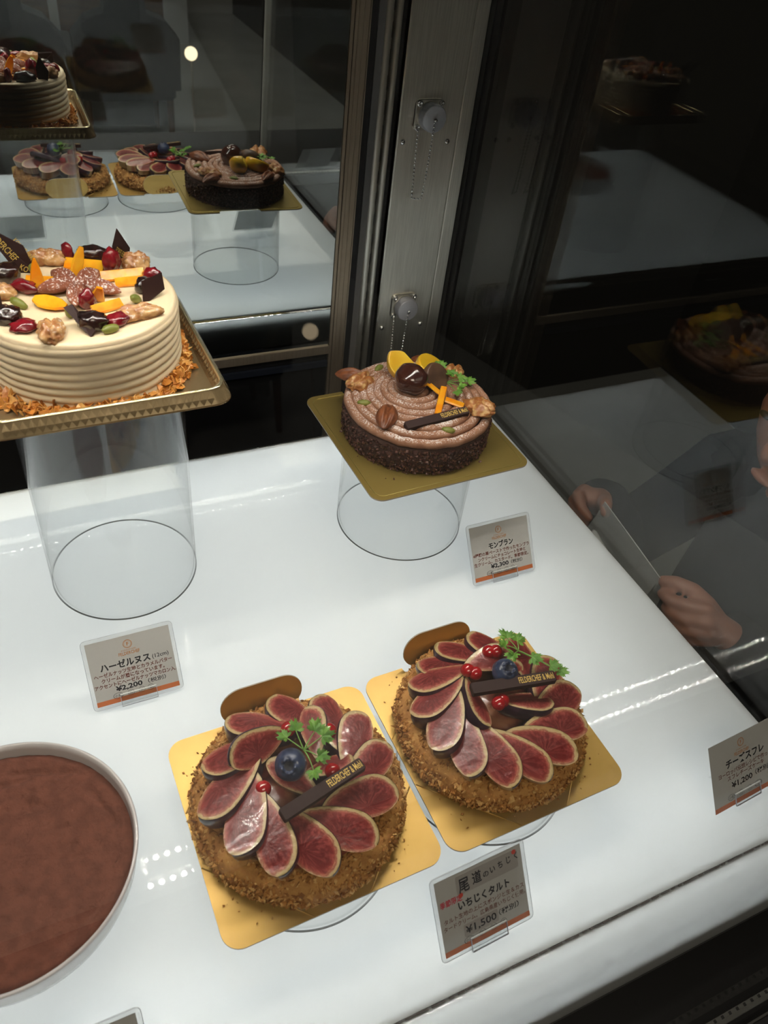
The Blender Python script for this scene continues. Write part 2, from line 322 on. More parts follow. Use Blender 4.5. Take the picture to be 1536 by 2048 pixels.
# black front rail below the lip, with the channel that holds the front glass
t = thing('front_rail', 'black metal rail along the bottom of the front glass', 'rail', (0, 0, -14))
b = B(); b.box(XL, 40, -59.7, -53.6, 0, 9.2); obj('sill', b, 'black', t)
b = B(); b.box(XL, 40, -60.2, -59.7, 0, 9.7); obj('glass_channel', b, 'blackm', t)
b = B(); b.box(XL, 40, -58.25, -57.75, 9.5, 9.9); b.box(XL, 40, -58.9, -58.78, 9.4, 9.85); obj('trim_strip', b, 'steel2', t)
b = B()
for k in range(120): b.box(-60+k*.62, -60+k*.62+.2, -57.98, -57.8, 9.895, 9.92)
obj('reflection_plate', B().box(XL, 40, -84, -60.2, 7, 9.4), 'black', t)  # plate extended forward out of view so the front glass reflects black
obj('trim_slots', b, 'blackm', t, kind='stuff')
t = thing('glass_pane', 'large clear front glass of the cake case', 'glass')
obj('pane', B().box(XL, .2, -.5, 0, 0, 77, T=XF((0, -59.1, -4.6), (R(-6), 0, 0))), 'glass', t)
# end glass on the right
t = thing('glass_pane', 'clear glass end panel at the right edge of the shelf', 'glass')
obj('pane', B().prism([(-58.6, -4.7), (13.2, -4.7), (13.2, 62), (-51.6, 62)], .5, 1.3, T=Matrix(((0, 0, 1, 0), (1, 0, 0, 0), (0, 1, 0, 0), (0, 0, 0, 1)))), 'glass', t)
b = B(); b.box(.3, 1.5, -.3, .2, 0, 68, T=XF((0, -58.75, -4.6), (R(-6), 0, 0))); obj('edge_channel', b, 'steel2', t)
# dark well behind the shelf
t = thing('air_duct', 'dark blue metal well between the shelf and the mirror door', 'duct', (0, 0, -22))
obj('duct_floor', B().box(XL, -14.1, .9, 12.8, 8, 9).box(-14.1, .25, .9, 11.2, 8, 9), 'bluedark', t)
obj('duct_back', B().box(XL, -14, 13.35, 14, 9, 23.3), 'glossblack', t)
obj('grille_bar', B().box(XL, -14.1, 12.9, 13.3, 21.9, 22.6), 'bluedark', t)
t = thing('case_base', 'black cabinet carrying the cake display case', 'cabinet', (0, 0, -90))
obj('cabinet_body', B().box(XL, 1.6, -60.2, .8, 0, 75.9).box(XL, 1.6, .8, 30, 0, 67.9), 'black', t); obj('plinth', B().box(XL, 39, -83, -60.3, 6, 82.9), 'black', t)  # plinth also reaches forward unseen, under the plate that darkens the glass reflection
t = thing('canopy', 'dark canopy over the back of the cake case', 'canopy', (0, 0, 47))
obj('canopy_board', B().box(XL, 1.6, -24, 16, 0, 2), 'black', t)
for y, lb in ((-14.9, 'back'), (-18.0, 'front')):
    t = thing('led_strip', 'thin %s LED strip of tiny lamps under the case canopy' % ('rear' if lb == 'back' else 'front'), 'led strip', (0, y, 46.9), 0, 'led strips'); t.rotation_euler = (R(-48), 0, 0)
    obj('housing', B().box(-72, .2, -.5, .5, -.7, .1), 'white', t)
    b = B()
    for k in range(55): b.prism([(-71.5+k*1.31+.29*math.cos(PI*q/4), .29*math.sin(PI*q/4)) for q in range(8)], -.74, -.7)
    obj('led_chips', b, 'led', t, kind='stuff')
# mirror sliding door
t = thing('sliding_door', 'mirrored sliding door behind the shelf reflecting the cakes', 'door', (0, 13.3, 0))
obj('mirror_pane', B().box(XL, -13.95, 0, .5, 2.5, 46.8), 'mirror', t)
b = B(); b.box(XL, -13.95, -.25, .5, 1.5, 2.5); obj('bottom_frame', b, 'bronze', t)
# corner post: bronze stile, aluminium runners, slotted gap, brushed steel face
t = thing('corner_post', 'brushed steel corner post with ribbed bronze edge behind the cakes', 'post', (0, 13.3, -13))
Z0, Z1 = 0, 60
b = B()
for x0, x1, y in ((-13.9, -13.6, -.15), (-13.55, -13.25, -.3), (-13.25, -12.95, -.36), (-12.95, -12.75, -.3), (-12.75, -12.45, -.36), (-12.45, -12.2, -.3), (-12.17, -12.05, -.34)): b.box(x0, x1, y, .6, Z0, Z1)
obj('door_stile', b, 'bronze', t)
b = B(); b.box(-12.04, -11.2, .1, .6, Z0, Z1); b.box(-9.78, -9.45, .5, .7, Z0, Z1); b.box(-8.86, -8.18, .45, .7, Z0, Z1); obj('dark_gap', b, 'blackm', t)
b = B(); b.box(-11.2, -10.5, -.05, .6, Z0, Z1); obj('side_strip', b, mat('grey_seal', (.16, .155, .15), .5, .4), t)
for x0, x1, nm in ((-10.5, -9.8, 'runner'), (-9.46, -8.88, 'runner')):
    b = B(); w_ = x1-x0; pts = [(x0, .6), (x0, -.1), (x0+w_*.15, -.28), (x0+w_*.5, -.36), (x0+w_*.85, -.28), (x1, -.1), (x1, .6)]
    b.prism(pts, Z0, Z1, 0, smooth=True); obj(nm, b, 'steel2', t)
b = B()
for k in range(26): b.box(-9.76, -9.5, .44, .52, 4+k*2.2, 4.9+k*2.2)
obj('slot_rack', b, 'steel2', t, kind='stuff')
pts = [(-8.14, .6), (-8.14, -.12), (-8.02, -.25), (-1.5, -.25), (-1.36, -.2), (-1.36, .6)]
obj('steel_face', B().prism(pts, Z0, Z1), 'steel', t)
obj('side_return', B().prism([(-1.33, .6), (-1.33, -.2), (-1.25, -.25), (0.02, -.25), (.1, -.15), (.1, .6)], Z0, Z1), 'steel', t)
b = B(); b.box(.12, .45, -1.0, .6, Z0, Z1); b.box(.3, .46, -2.0, -1.0, Z0, Z1); obj('glass_seal', b, 'blackm', t)
for k, (x, z, lb) in enumerate(((-7.5, 37.77, ''), (-2.43, 37.7, ''), (-7.4, 17.03, ''), (-2.36, 16.93, ''))):
    b = B().ico((x, -.25, z), (.3, .22, .3), 2); b.box(x-.15, x+.15, -.46, -.3, z-.03, z+.03); obj('rivet', b, 'chrome', t)
def port(z, label, cx=-5.05, dz=0):
    t = thing('cable_port', label, 'cable port', (cx, 13.05, z), 0, 'round capped ports on the steel post')
    b = B().prism(rrect(3.1, 2.9, .45), 0, .28, 0, T=XF((0, 0, 0), (PI/2, 0, 0)), ch=.08)
    b.lathe([(1.32, .2), (1.32, .5), (1.2, .55)], 32, 0, XF((0, 0, 0), (PI/2, 0, 0))); fl = obj('flange', b, 'steel2', t)
    for sx in (-1, 1):
        for sz in (-1, 1):
            b = B().lathe([(.3, 0), (.3, .14), (.24, .2), (.15, .2), (.13, .05), (.0, .05)], 14, 0, XF((sx*1.2, -.28, sz*1.1), (PI/2, 0, 0))); obj('screw', b, 'chrome', fl)
    def knurl(r, zz, a):
        return (r if r < 1 or zz > 1.45 else r*(1-.035*(math.cos(a*10) > .75))), zz
    b = B().lathe([(1.28, .5), (1.3, .55), (1.3, 1.42), (1.24, 1.52), (1.18, 1.55), (.001, 1.55)], 80, 0, XF((0, 0, 0), (PI/2, 0, 0)), rf=knurl); cp = obj('cap', b, 'capm', t)
    b = B().ico((0, -1.68, -.05), (.2, .2, .2), 2); obj('stud', b, 'chrome', cp)
    b = B(); A = Vector((-1.2, -.55, -1.35)); Cc = Vector((-.03, -1.72, -.3))
    pts = []; dep = 8.0
    for i in range(61):
        u = i/60; e = abs(2*u-1)**6
        p = A.lerp(Cc, u); p.z = -dep+(e)*(dep-1.35 if u < .5 else dep-.3); p.y = A.y+(Cc.y-A.y)*(u**3)*.9
        if u < .5: p.x = -1.2+.25*(1-e)+.0
        else: p.x = -.03-.05*(1-e)
        if .33 < u < .67: p.x = -.95+(-.1+.95)*(u-.33)/.34
        pts.append(p)
    L_ = [0]
    for i in range(60): L_.append(L_[-1]+(pts[i+1]-pts[i]).length)
    k = int(L_[-1]/.36)
    for i in range(k+1):
        s_ = L_[-1]*i/k; j = max(q for q in range(60) if L_[q] <= s_+1e-9); fr = (s_-L_[j])/max(1e-6, L_[j+1]-L_[j])
        b.ico(pts[j].lerp(pts[j+1], fr), .135, 1)
    b.tube(pts, .025, 4); obj('ball_chain', b, 'chrome', t)
port(27.3, 'upper grey screw cap with a ball chain loop on the steel post')
port(6.75, 'lower grey screw cap with a ball chain on the steel post, above the chestnut cake')

# ================================================================== clear stands
def stand(name, label, x, y, h, r=5.8):
    t = thing(name, label, 'cake stand', (x, y, 0), 0, 'clear round cake stands')
    b = B().lathe([(r, .08), (r, h)], 128); b.lathe([(r-.16, .08), (r-.16, h-.3)], 128); b.lathe([(r, h), (r-.16, h)], 128)
    obj('tube', b, 'tube', t)
    obj('bottom_rim', B().lathe([(r-.1, .02), (r+.01, .02), (r+.01, .07), (r-.1, .07), (r-.1, .02)], 128), 'rim', t)
    obj('top_disc', B().lathe([(r-.17, h-.3), (.001, h-.3)], 48), 'acrylic', t)
stand('cake_stand', 'tall clear acrylic tube under the hazelnut cake tray', -41.83, -12.3, 19.95, 5.78)
stand('cake_stand', 'clear acrylic tube under the chestnut cream cake board', -17.07, -13.6, 10.2, 5.8)
stand('cake_stand', 'low clear stand under the fig tart beside the cocoa dish', -35.83, -39.2, 3.2, 5.95)
stand('cake_stand', 'low clear stand under the fig tart nearer the glass end', -22.4, -38.9, 3.2, 5.95)

# ================================================================== pastry pieces
def fig_slice(parent, tip, out, W=2.0, th=1.0, side=1, roll=.18, seed=0, arch=0.0, name='fig_slice'):
    """half-round slab of fig: flat flesh on top, dark skin round the curved side"""
    tip = Vector(tip); out = Vector(out); d = out-tip; Ln = d.length; ex = d.normalized()
    up = Vector((0, 0, 1)); ey = up.cross(ex).normalized()*side; ez = ex.cross(ey)*side
    q = Matrix.Rotation(roll*side, 3, ex); ey = q @ ey; ez = q @ ez
    rnd = random.Random(seed); k1 = rnd.uniform(.5, .68); bow = rnd.uniform(.06, .16)
    NU, NS = 26, 12; top = []; uv = []
    cm = .4*W
    def lo_(u): return -bow*W*math.sin(PI*min(1, u*1.02))
    def hi_(u): return W*1.12*(u**k1)*(1-.25*u**3)+.02
    def rnd_(u): t_ = max(0, (u-.56)/.44); return math.sqrt(max(0, 1-t_**2.3))
    def ax(u): return cm+(lo_(u)-cm)*rnd_(u) if u > .56 else lo_(u)
    def wid(u): return (cm+(hi_(u)-cm)*rnd_(u) if u > .56 else hi_(u))-ax(u)
    C0 = (.58*Ln, .12*W)
    outl = [(u*Ln, wid(u)+ax(u)) for u in [1-(1-i/60)**1.6 for i in range(61)]]; axl = [(u*Ln, ax(u)) for u in [1-(1-i/60)**1.6 for i in range(61)]]
    for i in range(NU+1):
        u = .5-.5*math.cos(PI*i/NU)
        for j in range(NS+1):
            s_ = j/NS; y = ax(u)+wid(u)*s_; x = u*Ln
            dr = min(math.hypot(x-a, y-b_) for a, b_ in outl); da = min(math.hypot(x-a, y-b_) for a, b_ in axl)+.16
            z = .06*math.sin(PI*s_)*math.sin(PI*u)+arch*(u*(1-u))*4+.03*nz(x*1.5+seed*7, y*1.5)
            top.append((x, y, z)); uv.append((math.atan2(y-C0[1], x-C0[0])/(2*PI)+seed*1.7, min(dr, da)))
    b = B(); o = tip
    def W3(p): v = o+ex*p[0]+ey*p[1]+ez*p[2]; return tuple(v)
    idx = lambda i, j: i*(NS+1)+j
    fs = [(idx(i, j), idx(i+1, j), idx(i+1, j+1), idx(i, j+1)) for i in range(NU) for j in range(NS)]
    if side < 0: fs = [f[::-1] for f in fs]
    b.add([W3(p) for p in top], fs, 0, True, uvs=uv)
    # skin wall round the curved edge, straight flesh wall along the axis edge
    rows = []
    for h, inn in ((0.012, .0), (-.05, -.035), (-.3, -.05), (-.65, .03), (-.9, .16), (-1.0, .34)):
        row = []
        for i in range(NU+1):
            u = .5-.5*math.cos(PI*i/NU); p = top[idx(i, NS)]; m = Vector((u*Ln, wid(u)+ax(u)))-Vector((.45*Ln, .1*W))
            m.normalize(); row.append((p[0]-m.x*inn, p[1]-m.y*inn, p[2]+h*th))
        rows.append(row)
    v = [W3(p) for row in rows for p in row]; k = NU+1
    fs = [(r*k+i, r*k+i+1, (r+1)*k+i+1, (r+1)*k+i) for r in range(len(rows)-1) for i in range(NU)]
    b.add(v, fs, 1, True)
    low = [W3((p[0], p[1]+.12, p[2]-th*.75)) for p in [top[idx(i, 0)] for i in range(NU+1)]]; hi = [W3(top[idx(i, 0)]) for i in range(NU+1)]
    b.add(hi+low, [(i, k+i, k+i+1, i+1) for i in range(NU)], 0, True, uvs=[uv[idx(i, 0)] for i in range(NU+1)]*2)
    return obj(name, b, ['flesh', 'skin'], parent)
def crumbs(b, n, fn, smin, smax, rnd, flat=.6):
    for _ in range(n):
        c = Vector(fn()); s_ = rnd.uniform(smin, smax)**1.0; q = Euler((rnd.uniform(0, 6), rnd.uniform(0, 6), rnd.uniform(0, 6))).to_matrix()
        pts = []
        for sx, sy, sz in ((1, 0, 0), (-1, 0, 0), (0, 1, 0), (0, -1, 0), (0, 0, 1), (0, 0, -1)):
            pts.append(tuple(c+q @ Vector((sx*s_*rnd.uniform(.6, 1.3), sy*s_*rnd.uniform(.6, 1.2), sz*s_*flat*rnd.uniform(.5, 1.2)))))
        b.add(pts, [(0, 2, 4), (2, 1, 4), (1, 3, 4), (3, 0, 4), (2, 0, 5), (1, 2, 5), (3, 1, 5), (0, 3, 5)], 0, False)
def chervil(parent, base, leaves, seed=0, name='chervil_sprig'):
    """feathery sprig: thin stems that end in lobed leaflets; leaves = (x, y, z, heading, size)"""
    rnd = random.Random(seed); b = B(); bx_ = Vector(base)
    for (x, y, z, hd, sz) in leaves:
        e = Vector((x, y, z)); mid = bx_.lerp(e, .5)+Vector((rnd.uniform(-.1, .1), rnd.uniform(-.1, .1), .12))
        pts = [bx_.lerp(mid, t).lerp(mid.lerp(e, t), t) for t in [i/6 for i in range(7)]]; b.tube(pts, [.05-.003*i for i in range(7)], 5, 1)
        for k, (da, sc) in enumerate(((0, 1), (.95, .75), (-.95, .75))):
            h = hd+da; q = Euler((rnd.uniform(-.35, .35), rnd.uniform(-.45, .15), h)).to_matrix()
            L_ = sz*sc; rim = []; nn = 19
            for i in range(nn):
                t = i/(nn-1); ang = (t-.5)*2.3
                lobe = .62+.38*abs(math.cos((t-.5)*3*PI))**.6; tooth = (1 if i % 2 == 0 else .8)
                r = L_*lobe*tooth*(.8+.2*math.cos(ang)); rim.append((r*math.cos(ang), r*math.sin(ang)*.8, .12*L_*math.sin(ang*2.5)+.08*L_*math.cos(ang)))
            v = [(0, 0, 0)]+rim+[(p[0]*.5, p[1]*.5, p[2]+.05*L_) for p in rim]
            v = [tuple(e+q @ Vector(p)) for p in v]
            f = [(0, 1+nn+i, 2+nn+i) for i in range(nn-1)]+[(1+nn+i, 1+i, 2+i, 2+nn+i) for i in range(nn-1)]
            b.add(v, f, 0, True)
    return obj(name, b, ['green', 'stem'], parent)
def choc_stick(parent, a, c, w_=.72, th=.42, txt='\u0046ELDERCHEF & Mehl', frac=.42, tilt=0):
    a = Vector(a); c = Vector(c); ex = (c-a).normalized(); ey = Vector((0, 0, 1)).cross(ex).normalized(); ez = ex.cross(ey)
    q = Matrix.Rotation(tilt, 3, ex); ey = q @ ey; ez = q @ ez; L_ = (c-a).length
    T = Matrix(((ex.x, ey.x, ez.x, a.x), (ex.y, ey.y, ez.y, a.y), (ex.z, ey.z, ez.z, a.z), (0, 0, 0, 1)))
    b = B().prism([(p[0]+L_/2, p[1]) for p in rrect(L_, w_, .1, 3)], -th, 0, 0, T=T, ch=.05)
    st = obj('chocolate_stick', b, 'ganache', parent)
    tb = B(); text(tb, txt, .62, T @ Matrix.Translation((L_*(1-frac/2)-.12, -.19, .006)), 0, width=L_*frac, bold=.008)
    obj('gold_lettering', tb, 'goldleaf', st); return st
def blueberry(parent, c, r, face):
    f = Vector(face).normalized(); q = f.to_track_quat('Z', 'Y').to_matrix().to_4x4(); T = Matrix.Translation(c) @ q
    b = B(); prof = [(.001, -r*.93), (r*.4, -r*.86), (r*.75, -r*.6), (r, -.05), (r*.93, r*.4), (r*.7, r*.72), (r*.5, r*.86), (r*.42, r*.93), (r*.34, r*.88), (r*.25, r*.72), (.001, r*.66)]
    fine = []
    for i in range(len(prof)-1):
        for k in range(3): fine.append(tuple(prof[i][j]+(prof[i+1][j]-prof[i][j])*k/3 for j in (0, 1)))
    fine.append(prof[-1])
    def crown(rr, z, a):
        if z > r*.84 and rr < r*.56: z += r*.1*math.cos(5*a)
        return rr*(1+.02*nz(math.cos(a)*2, math.sin(a)*2, z*2)), z
    b.lathe(fine, 40, 0, T, rf=crown); o = obj('blueberry', b, 'blue', parent)
    obj('calyx', B().lathe([(r*.33, r*.8), (.001, r*.7)], 15, 0, T), 'bluedk', o); return o
def currant(parent, c, r):
    o = obj('redcurrant', B().ico(c, (r, r, r*.95), 3), 'red', parent); return o
def walnut(parent, c, L_, W_, H_, rz=0, tilt=(0, 0), seed=0, m='walnut'):
    """half a walnut kernel: two wrinkled lobes each side of a groove"""
    def fn(p):
        q = p.copy(); d = .92+.2*nz(p.x*1.8+seed*5, p.y*1.8, p.z*1.8+seed)+.34*min(.36, abs(nz(p.x*2.9+seed, p.y*2.9, p.z*2.9)))+.2*min(.3, abs(nz(p.x*6, p.y*6+seed, p.z*6)))
        d *= 1-.34*math.exp(-(p.y/.16)**2)*(1 if p.z > -.2 else .3); d *= 1-.2*math.exp(-((p.x)/.14)**2)
        q *= d
        if q.z < 0: q.z *= .55
        return q
    b = B().ico((0, 0, 0), (L_/2, W_/2, H_), 4, fn=fn); return obj('walnut', b, m, parent, loc=c, rot=(tilt[0], tilt[1], rz))
def pecan(parent, c, L_, W_, H_, rz, tilt=(0, 0), m='pecan', seed=0):
    """half a pecan: long ribbed oval with a deep middle groove"""
    def fn(p):
        q = p.copy(); tap = 1-.35*abs(p.x)**2.2; q.y *= tap; q.z *= tap
        if q.z > 0: q.z *= 1-.55*math.exp(-(p.y/.17)**2)+.1*math.cos(p.y*19); q.z += .05*nz(p.x*6+seed, p.y*6)
        else: q.z *= .5
        return q
    return obj('pecan', B().ico((0, 0, 0), (L_/2, W_/2, H_), 4, fn=fn), m, parent, loc=c, rot=(tilt[0], tilt[1], rz))
def lump(parent, name, c, r, m, rz=0, amp=.25, fr=2.0, seed=0, sub=3, flat=0):
    def fn(p):
        q = p*(1+amp*nz(p.x*fr+seed*3.1, p.y*fr+seed, p.z*fr))
        if flat: q.z = max(q.z, -flat)
        return q
    return obj(name, B().ico((0, 0, 0), r, sub, fn=fn), m, parent, loc=c, rot=(0, 0, rz))
def peel(parent, pts, w_, th, m='orange', name='orange_peel', norm=None, taper=None):
    """strip of candied peel along pts, width w_, sideways direction from norm"""
    b = B(); P_ = [Vector(p) for p in pts]; k = len(P_); v = []
    for i, p in enumerate(P_):
        d = (P_[min(i+1, k-1)]-P_[max(0, i-1)]).normalized(); nn = Vector(norm) if norm else Vector((0, 0, 1)); sd = d.cross(nn).normalized(); n2 = sd.cross(d)
        ww = w_*(taper[i] if taper else 1)/2
        for a, c in ((-1, 0), (-.8, 1), (.8, 1), (1, 0), (.8, -1), (-.8, -1)): v.append(tuple(p+sd*(a*ww)+n2*(c*th/2)))
    f = [(i*6+j, i*6+(j+1) % 6, (i+1)*6+(j+1) % 6, (i+1)*6+j) for i in range(k-1) for j in range(6)]+[(5, 4, 3, 2, 1, 0), tuple(range((k-1)*6, k*6))]
    b.add(v, f, 0, False); return obj(name, b, m, parent)
def quad(a, c, k=5, bend=0):
    a = Vector(a); c = Vector(c); return [tuple(a.lerp(c, i/(k-1))+Vector((0, 0, bend*4*(i/(k-1))*(1-i/(k-1))))) for i in range(k)]

# ------------------------------------------------------------------ square boards with a folded-up tab
def board(name, label, x, y, z, s_, a, m, tab=None, crease=False, border=False, rc=1.1, notch=None, group=None):
    t = thing(name, label, 'cake board', (x, y, z), a, group)
    o = rrect(s_, s_, rc, 8); th = .12
    # outline walks +x,-y corner first; cut the notch out of the back (+y) edge
    if notch:
        n0, n1, dp = notch; out = []
        pill = [(n1, s_/2)]
        for i in range(9): q = PI/2*i/8; pill.append((n1-dp*(1-math.cos(q))*.6, s_/2-dp*math.sin(q)))
        for i in range(9): q = PI/2*(1-i/8); pill.append((n0+dp*(1-math.cos(q))*.6, s_/2-dp*math.sin(q)))
        pill.append((n0, s_/2))
        top_i = 2*9  # after the +x,+y corner arc
        out = o[:top_i]+pill+o[top_i:]
    else: out = o
    bm = bmesh.new(); vs = [bm.verts.new((p[0], p[1], -th)) for p in out]; f = bm.faces.new(vs); r_ = bmesh.ops.extrude_face_region(bm, geom=[f])
    for e in r_['geom']:
        if isinstance(e, bmesh.types.BMVert): e.co.z = 0
    bmesh.ops.recalc_face_normals(bm, faces=bm.faces); bmesh.ops.triangulate(bm, faces=[q for q in bm.faces if len(q.verts) > 4])
    bm.verts.index_update(); b = B(); b.v = [tuple(v.co) for v in bm.verts]
    for q in bm.faces: b.f.append([v.index for v in q.verts]); b.m.append(1 if abs(q.normal.z) < .5 else 0); b.sm.append(False)
    bm.free(); obj('card', b, [m, 'goldedge'], t)
    if crease:
        h = s_/2
        for k, (p, q) in enumerate((((-h+.05, h-5.0), (-h+4.6, h-.05)), ((-h+.05, -h+5.0), (-h+5.0, -h+.05)), ((h-5.0, -h+.05), (h-.05, -h+5.0)), ((h-4.6, h-.05), (h-.05, h-4.8)))):
            p = Vector((*p, .0)); q = Vector((*q, .0)); obj('crease', B().tube([p, q], .045, 6), m, t)
    if border:
        pts = [(p[0], p[1], .01) for p in rrect(s_-.9, s_-.9, rc*.75, 8)]; obj('border_line', B().tube(pts, .035, 5, closed=True), 'oliveline', t)
    if tab:
        n0, n1, hh = tab; y0 = s_/2-.1; w_ = n1-n0; pts = [(q[0]+(n0+n1)/2, q[1]+hh/2) for q in rrect(w_, hh, hh*.48, 8)]
        T = Matrix.Translation((0, y0, -.02)) @ Matrix.Rotation(PI/2-.2, 4, 'X')
        obj('pull_tab', B().prism(pts, 0, .1, 0, 1, T), [m, 'goldedge'], t)
    return t
bt1 = board('cake_board', 'square gold card under the fig tart beside the cocoa dish', -35.826, -38.617, 3.36, 13.5, .019, 'gold', tab=(-3.0, 2.6, 3.0), crease=True, notch=(-3.0, 2.6, .5), group='gold tart boards')
bt2 = board('cake_board', 'square gold card under the fig tart nearer the glass end', -21.975, -38.35, 3.36, 13.5, .022, 'gold', tab=(-3.5, 2.0, 3.0), crease=True, notch=(-3.5, 2.0, .5), group='gold tart boards')
bm_ = board('cake_board', 'olive gold foil card with embossed border under the chestnut cake', -17.065, -13.989, 10.34, 14.5, .034, 'olive', border=True, rc=1.0, notch=(-3.6, 1.6, .8))

# ------------------------------------------------------------------ the two fig tarts
def tart(label, x, y, z, slices, inner, seed):
    t = thing('fig_tart', label, 'tart', (x, y, z), 0, 'round fig tarts'); rnd = random.Random(seed)
    def wob(r, zz, a):
        k = .16*nz(math.cos(a)*3+seed, math.sin(a)*3, zz*1.3)+.1*nz(math.cos(a)*9, math.sin(a)*9+seed, zz*3); return r+(k if r > 4 else 0), zz+(k*.4 if zz > .3 and r > 4 else 0)
    b = B().lathe([(.01, 0), (5.9, 0), (6.2, .15), (6.38, .55), (6.36, 1.0), (6.2, 1.45), (5.9, 1.72), (5.5, 1.8), (5.1, 1.75), (4.9, 1.65)], 120, 0, rf=wob); obj('crust', b, 'crust', t)
    def ontop():
        a = rnd.uniform(0, 2*PI); u = rnd.random()
        if u < .72: zz = rnd.uniform(0.05, 1.5); r = 6.15+.28*math.sin(PI*min(1, zz/1.25))+rnd.uniform(-.1, .18)
        else: r = rnd.uniform(5.1, 6.2); zz = 1.75-.45*((r-5.2)/1.0)**2+rnd.uniform(-.03, .2)
        return (r*math.cos(a), r*math.sin(a), zz)
    b = B(); crumbs(b, 4200, ontop, .05, .2, rnd); crumbs(b, 800, ontop, .14, .32, rnd, .4)
    obj('crumb_coating', b, 'crumb', t, 'golden brown crumbs', kind='stuff')
    obj('filling', B().lathe([(5.15, 1.6), (4.6, 1.75), (3, 2.0), (1.5, 2.3), (.001, 2.4)], 64, 0, rf=lambda r, zz, a: (r, zz+.08*nz(r*math.cos(a), r*math.sin(a), seed))), 'custard', t)
    for k, (deg, R1, Ln, W_, th, roll, lag) in enumerate(slices):
        a = R(deg); o_ = Vector((R1*math.cos(a), R1*math.sin(a), 2.65+(.3 if th > 1.05 else 0))); h = a-R(lag); tp = o_-Vector((math.cos(h)*Ln, math.sin(h)*Ln, -.65))
        fig_slice(t, tp, o_, W_, th, 1, roll, seed*40+k)
    for k, (tp, o_, W_, th, sd, roll) in enumerate(inner): fig_slice(t, tp, o_, W_, th, sd, roll, seed*77+k+20)
    return t
def sl(deg, R1=5.8, Ln=4.3, W_=2.1, th=.95, roll=.24, lag=-24): return (deg, R1+.75, Ln+.65, W_+.5, th, roll, lag)
tag1 = tart('fig tart beside the cocoa dish with a blueberry and chocolate stick in its middle', -35.94, -38.57, 3.4,
 [sl(176, th=1.3), sl(203, 5.6, 4.1, 2.3, 1.25), sl(230, 5.7, 4.2, 2.2, 1.1), sl(258, 5.7, 4.1), sl(287, 5.6, 4.1), sl(318, 5.5, 4.0, 2.2), sl(349, 5.5, 3.9), sl(17, 5.5, 3.8), sl(46, 5.5, 3.8), sl(78, 5.5, 3.6), sl(112, 5.5, 3.6, 2.0, 1.4), sl(146, 5.4, 3.5, 2.0, 1.4)],
 [((.1, 2.7, 3.5), (-3.5, .6, 3.75), 2.3, .5, -1, .75), ((.4, -1.9, 3.3), (-2.2, .7, 3.5), 1.7, 1.2, -1, .2), ((1.0, .3, 3.7), (1.0, 3.9, 3.35), 2.0, .6, -1, .35), ((.1, -.1, 3.3), (3.1, .5, 3.2), 1.7, 1.1, -1, .3)], 1)
tag2 = tart('fig tart nearer the glass end with a leafy sprig lying on its right side', -21.97, -38.0, 3.4,
 [sl(122, 5.4, 3.6, 1.9), sl(143, 5.5, 3.8, 1.8, 1.3), sl(164, 5.6, 4.0, 1.9, 1.4), sl(190, 5.7, 4.1, 2.1, 1.3), sl(215, 5.7, 4.1, 2.1), sl(240, 5.8, 4.2, 2.1), sl(263, 5.8, 4.2, 2.1), sl(287, 5.8, 4.1, 2.1), sl(312, 5.7, 4.0, 2.1), sl(338, 5.6, 3.9), sl(5, 5.5, 3.8), sl(36, 5.4, 3.6), sl(68, 5.4, 3.5), sl(98, 5.4, 3.5)],
 [((-1.3, 2.6, 3.55), (2.3, 1.7, 3.4), 2.3, .6, 1, .15), ((-1.4, 1.9, 3.7), (-1.2, -1.9, 3.3), 1.7, 1.2, -1, .45), ((-.3, -.2, 3.6), (3.4, -.9, 3.2), 2.0, 1.1, -1, .3), ((.0, .3, 3.4), (3.0, 1.0, 3.3), 1.8, .8, 1, .3)], 2)
t = tag1
blueberry(t, (-.62, .1, 4.35), .95, (-.35, -.5, .8))
for c in ((.15, 2.75, 3.75), (-2.4, -.3, 3.45), (2.5, 1.9, 3.55), (1.7, -.75, 3.6)): currant(t, c, .48)
chervil(t, (.35, .6, 4.6), [(-.35, 1.6, 4.75, 2.3, .8), (.25, 1.75, 5.0, 1.3, .85), (1.3, 1.35, 4.95, .9, 1.0), (1.6, .9, 4.9, -.1, .9), (.95, -.2, 4.8, -.5, .8), (.4, -.9, 4.7, -1.6, .8)], 3)
choc_stick(t, (-2.1, -2.65, 4.45), (3.3, -1.35, 4.6), .74, .45, tilt=.1)
t = tag2
blueberry(t, (.75, .85, 4.5), .9, (.1, -.3, 1))
for c in ((-1.3, 2.1, 4.05), (-.9, 1.75, 4.0), (1.5, 3.0, 3.8), (1.05, 3.2, 3.7), (-.6, -.85, 4.0), (-.2, -.7, 3.9)): currant(t, c, .48)
chervil(t, (2.7, 2.2, 4.3), [(2.4, 3.3, 4.5, 1.4, 1.0), (1.9, 2.7, 4.6, 2.4, .9), (2.1, 1.9, 4.6, 3.5, .9), (3.0, 2.9, 4.4, .7, .9), (3.3, 1.4, 4.3, -.8, .9), (4.2, .4, 4.2, -.6, .85), (4.6, -.1, 4.1, -.9, .8)], 5)
choc_stick(t, (-2.1, .35, 4.75), (3.6, -.75, 4.95), .78, .45, tilt=.1)
def loose(label, x, y, z, n, seed, r0, r1, m='crumb', s0=.04, s1=.13):
    rnd = random.Random(seed); b = B()
    def fn():
        while 1:
            p = (rnd.uniform(-6.3, 6.3), rnd.uniform(-6.3, 6.3))
            r = math.hypot(*p)
            if r0 < r < r1: return (p[0], p[1], s0*.7)
    crumbs(b, n, fn, s0, s1, rnd, .5); o = obj('loose_crumbs', b, m, loc=(x, y, z), kind='stuff'); tag(o, label, 'crumbs')
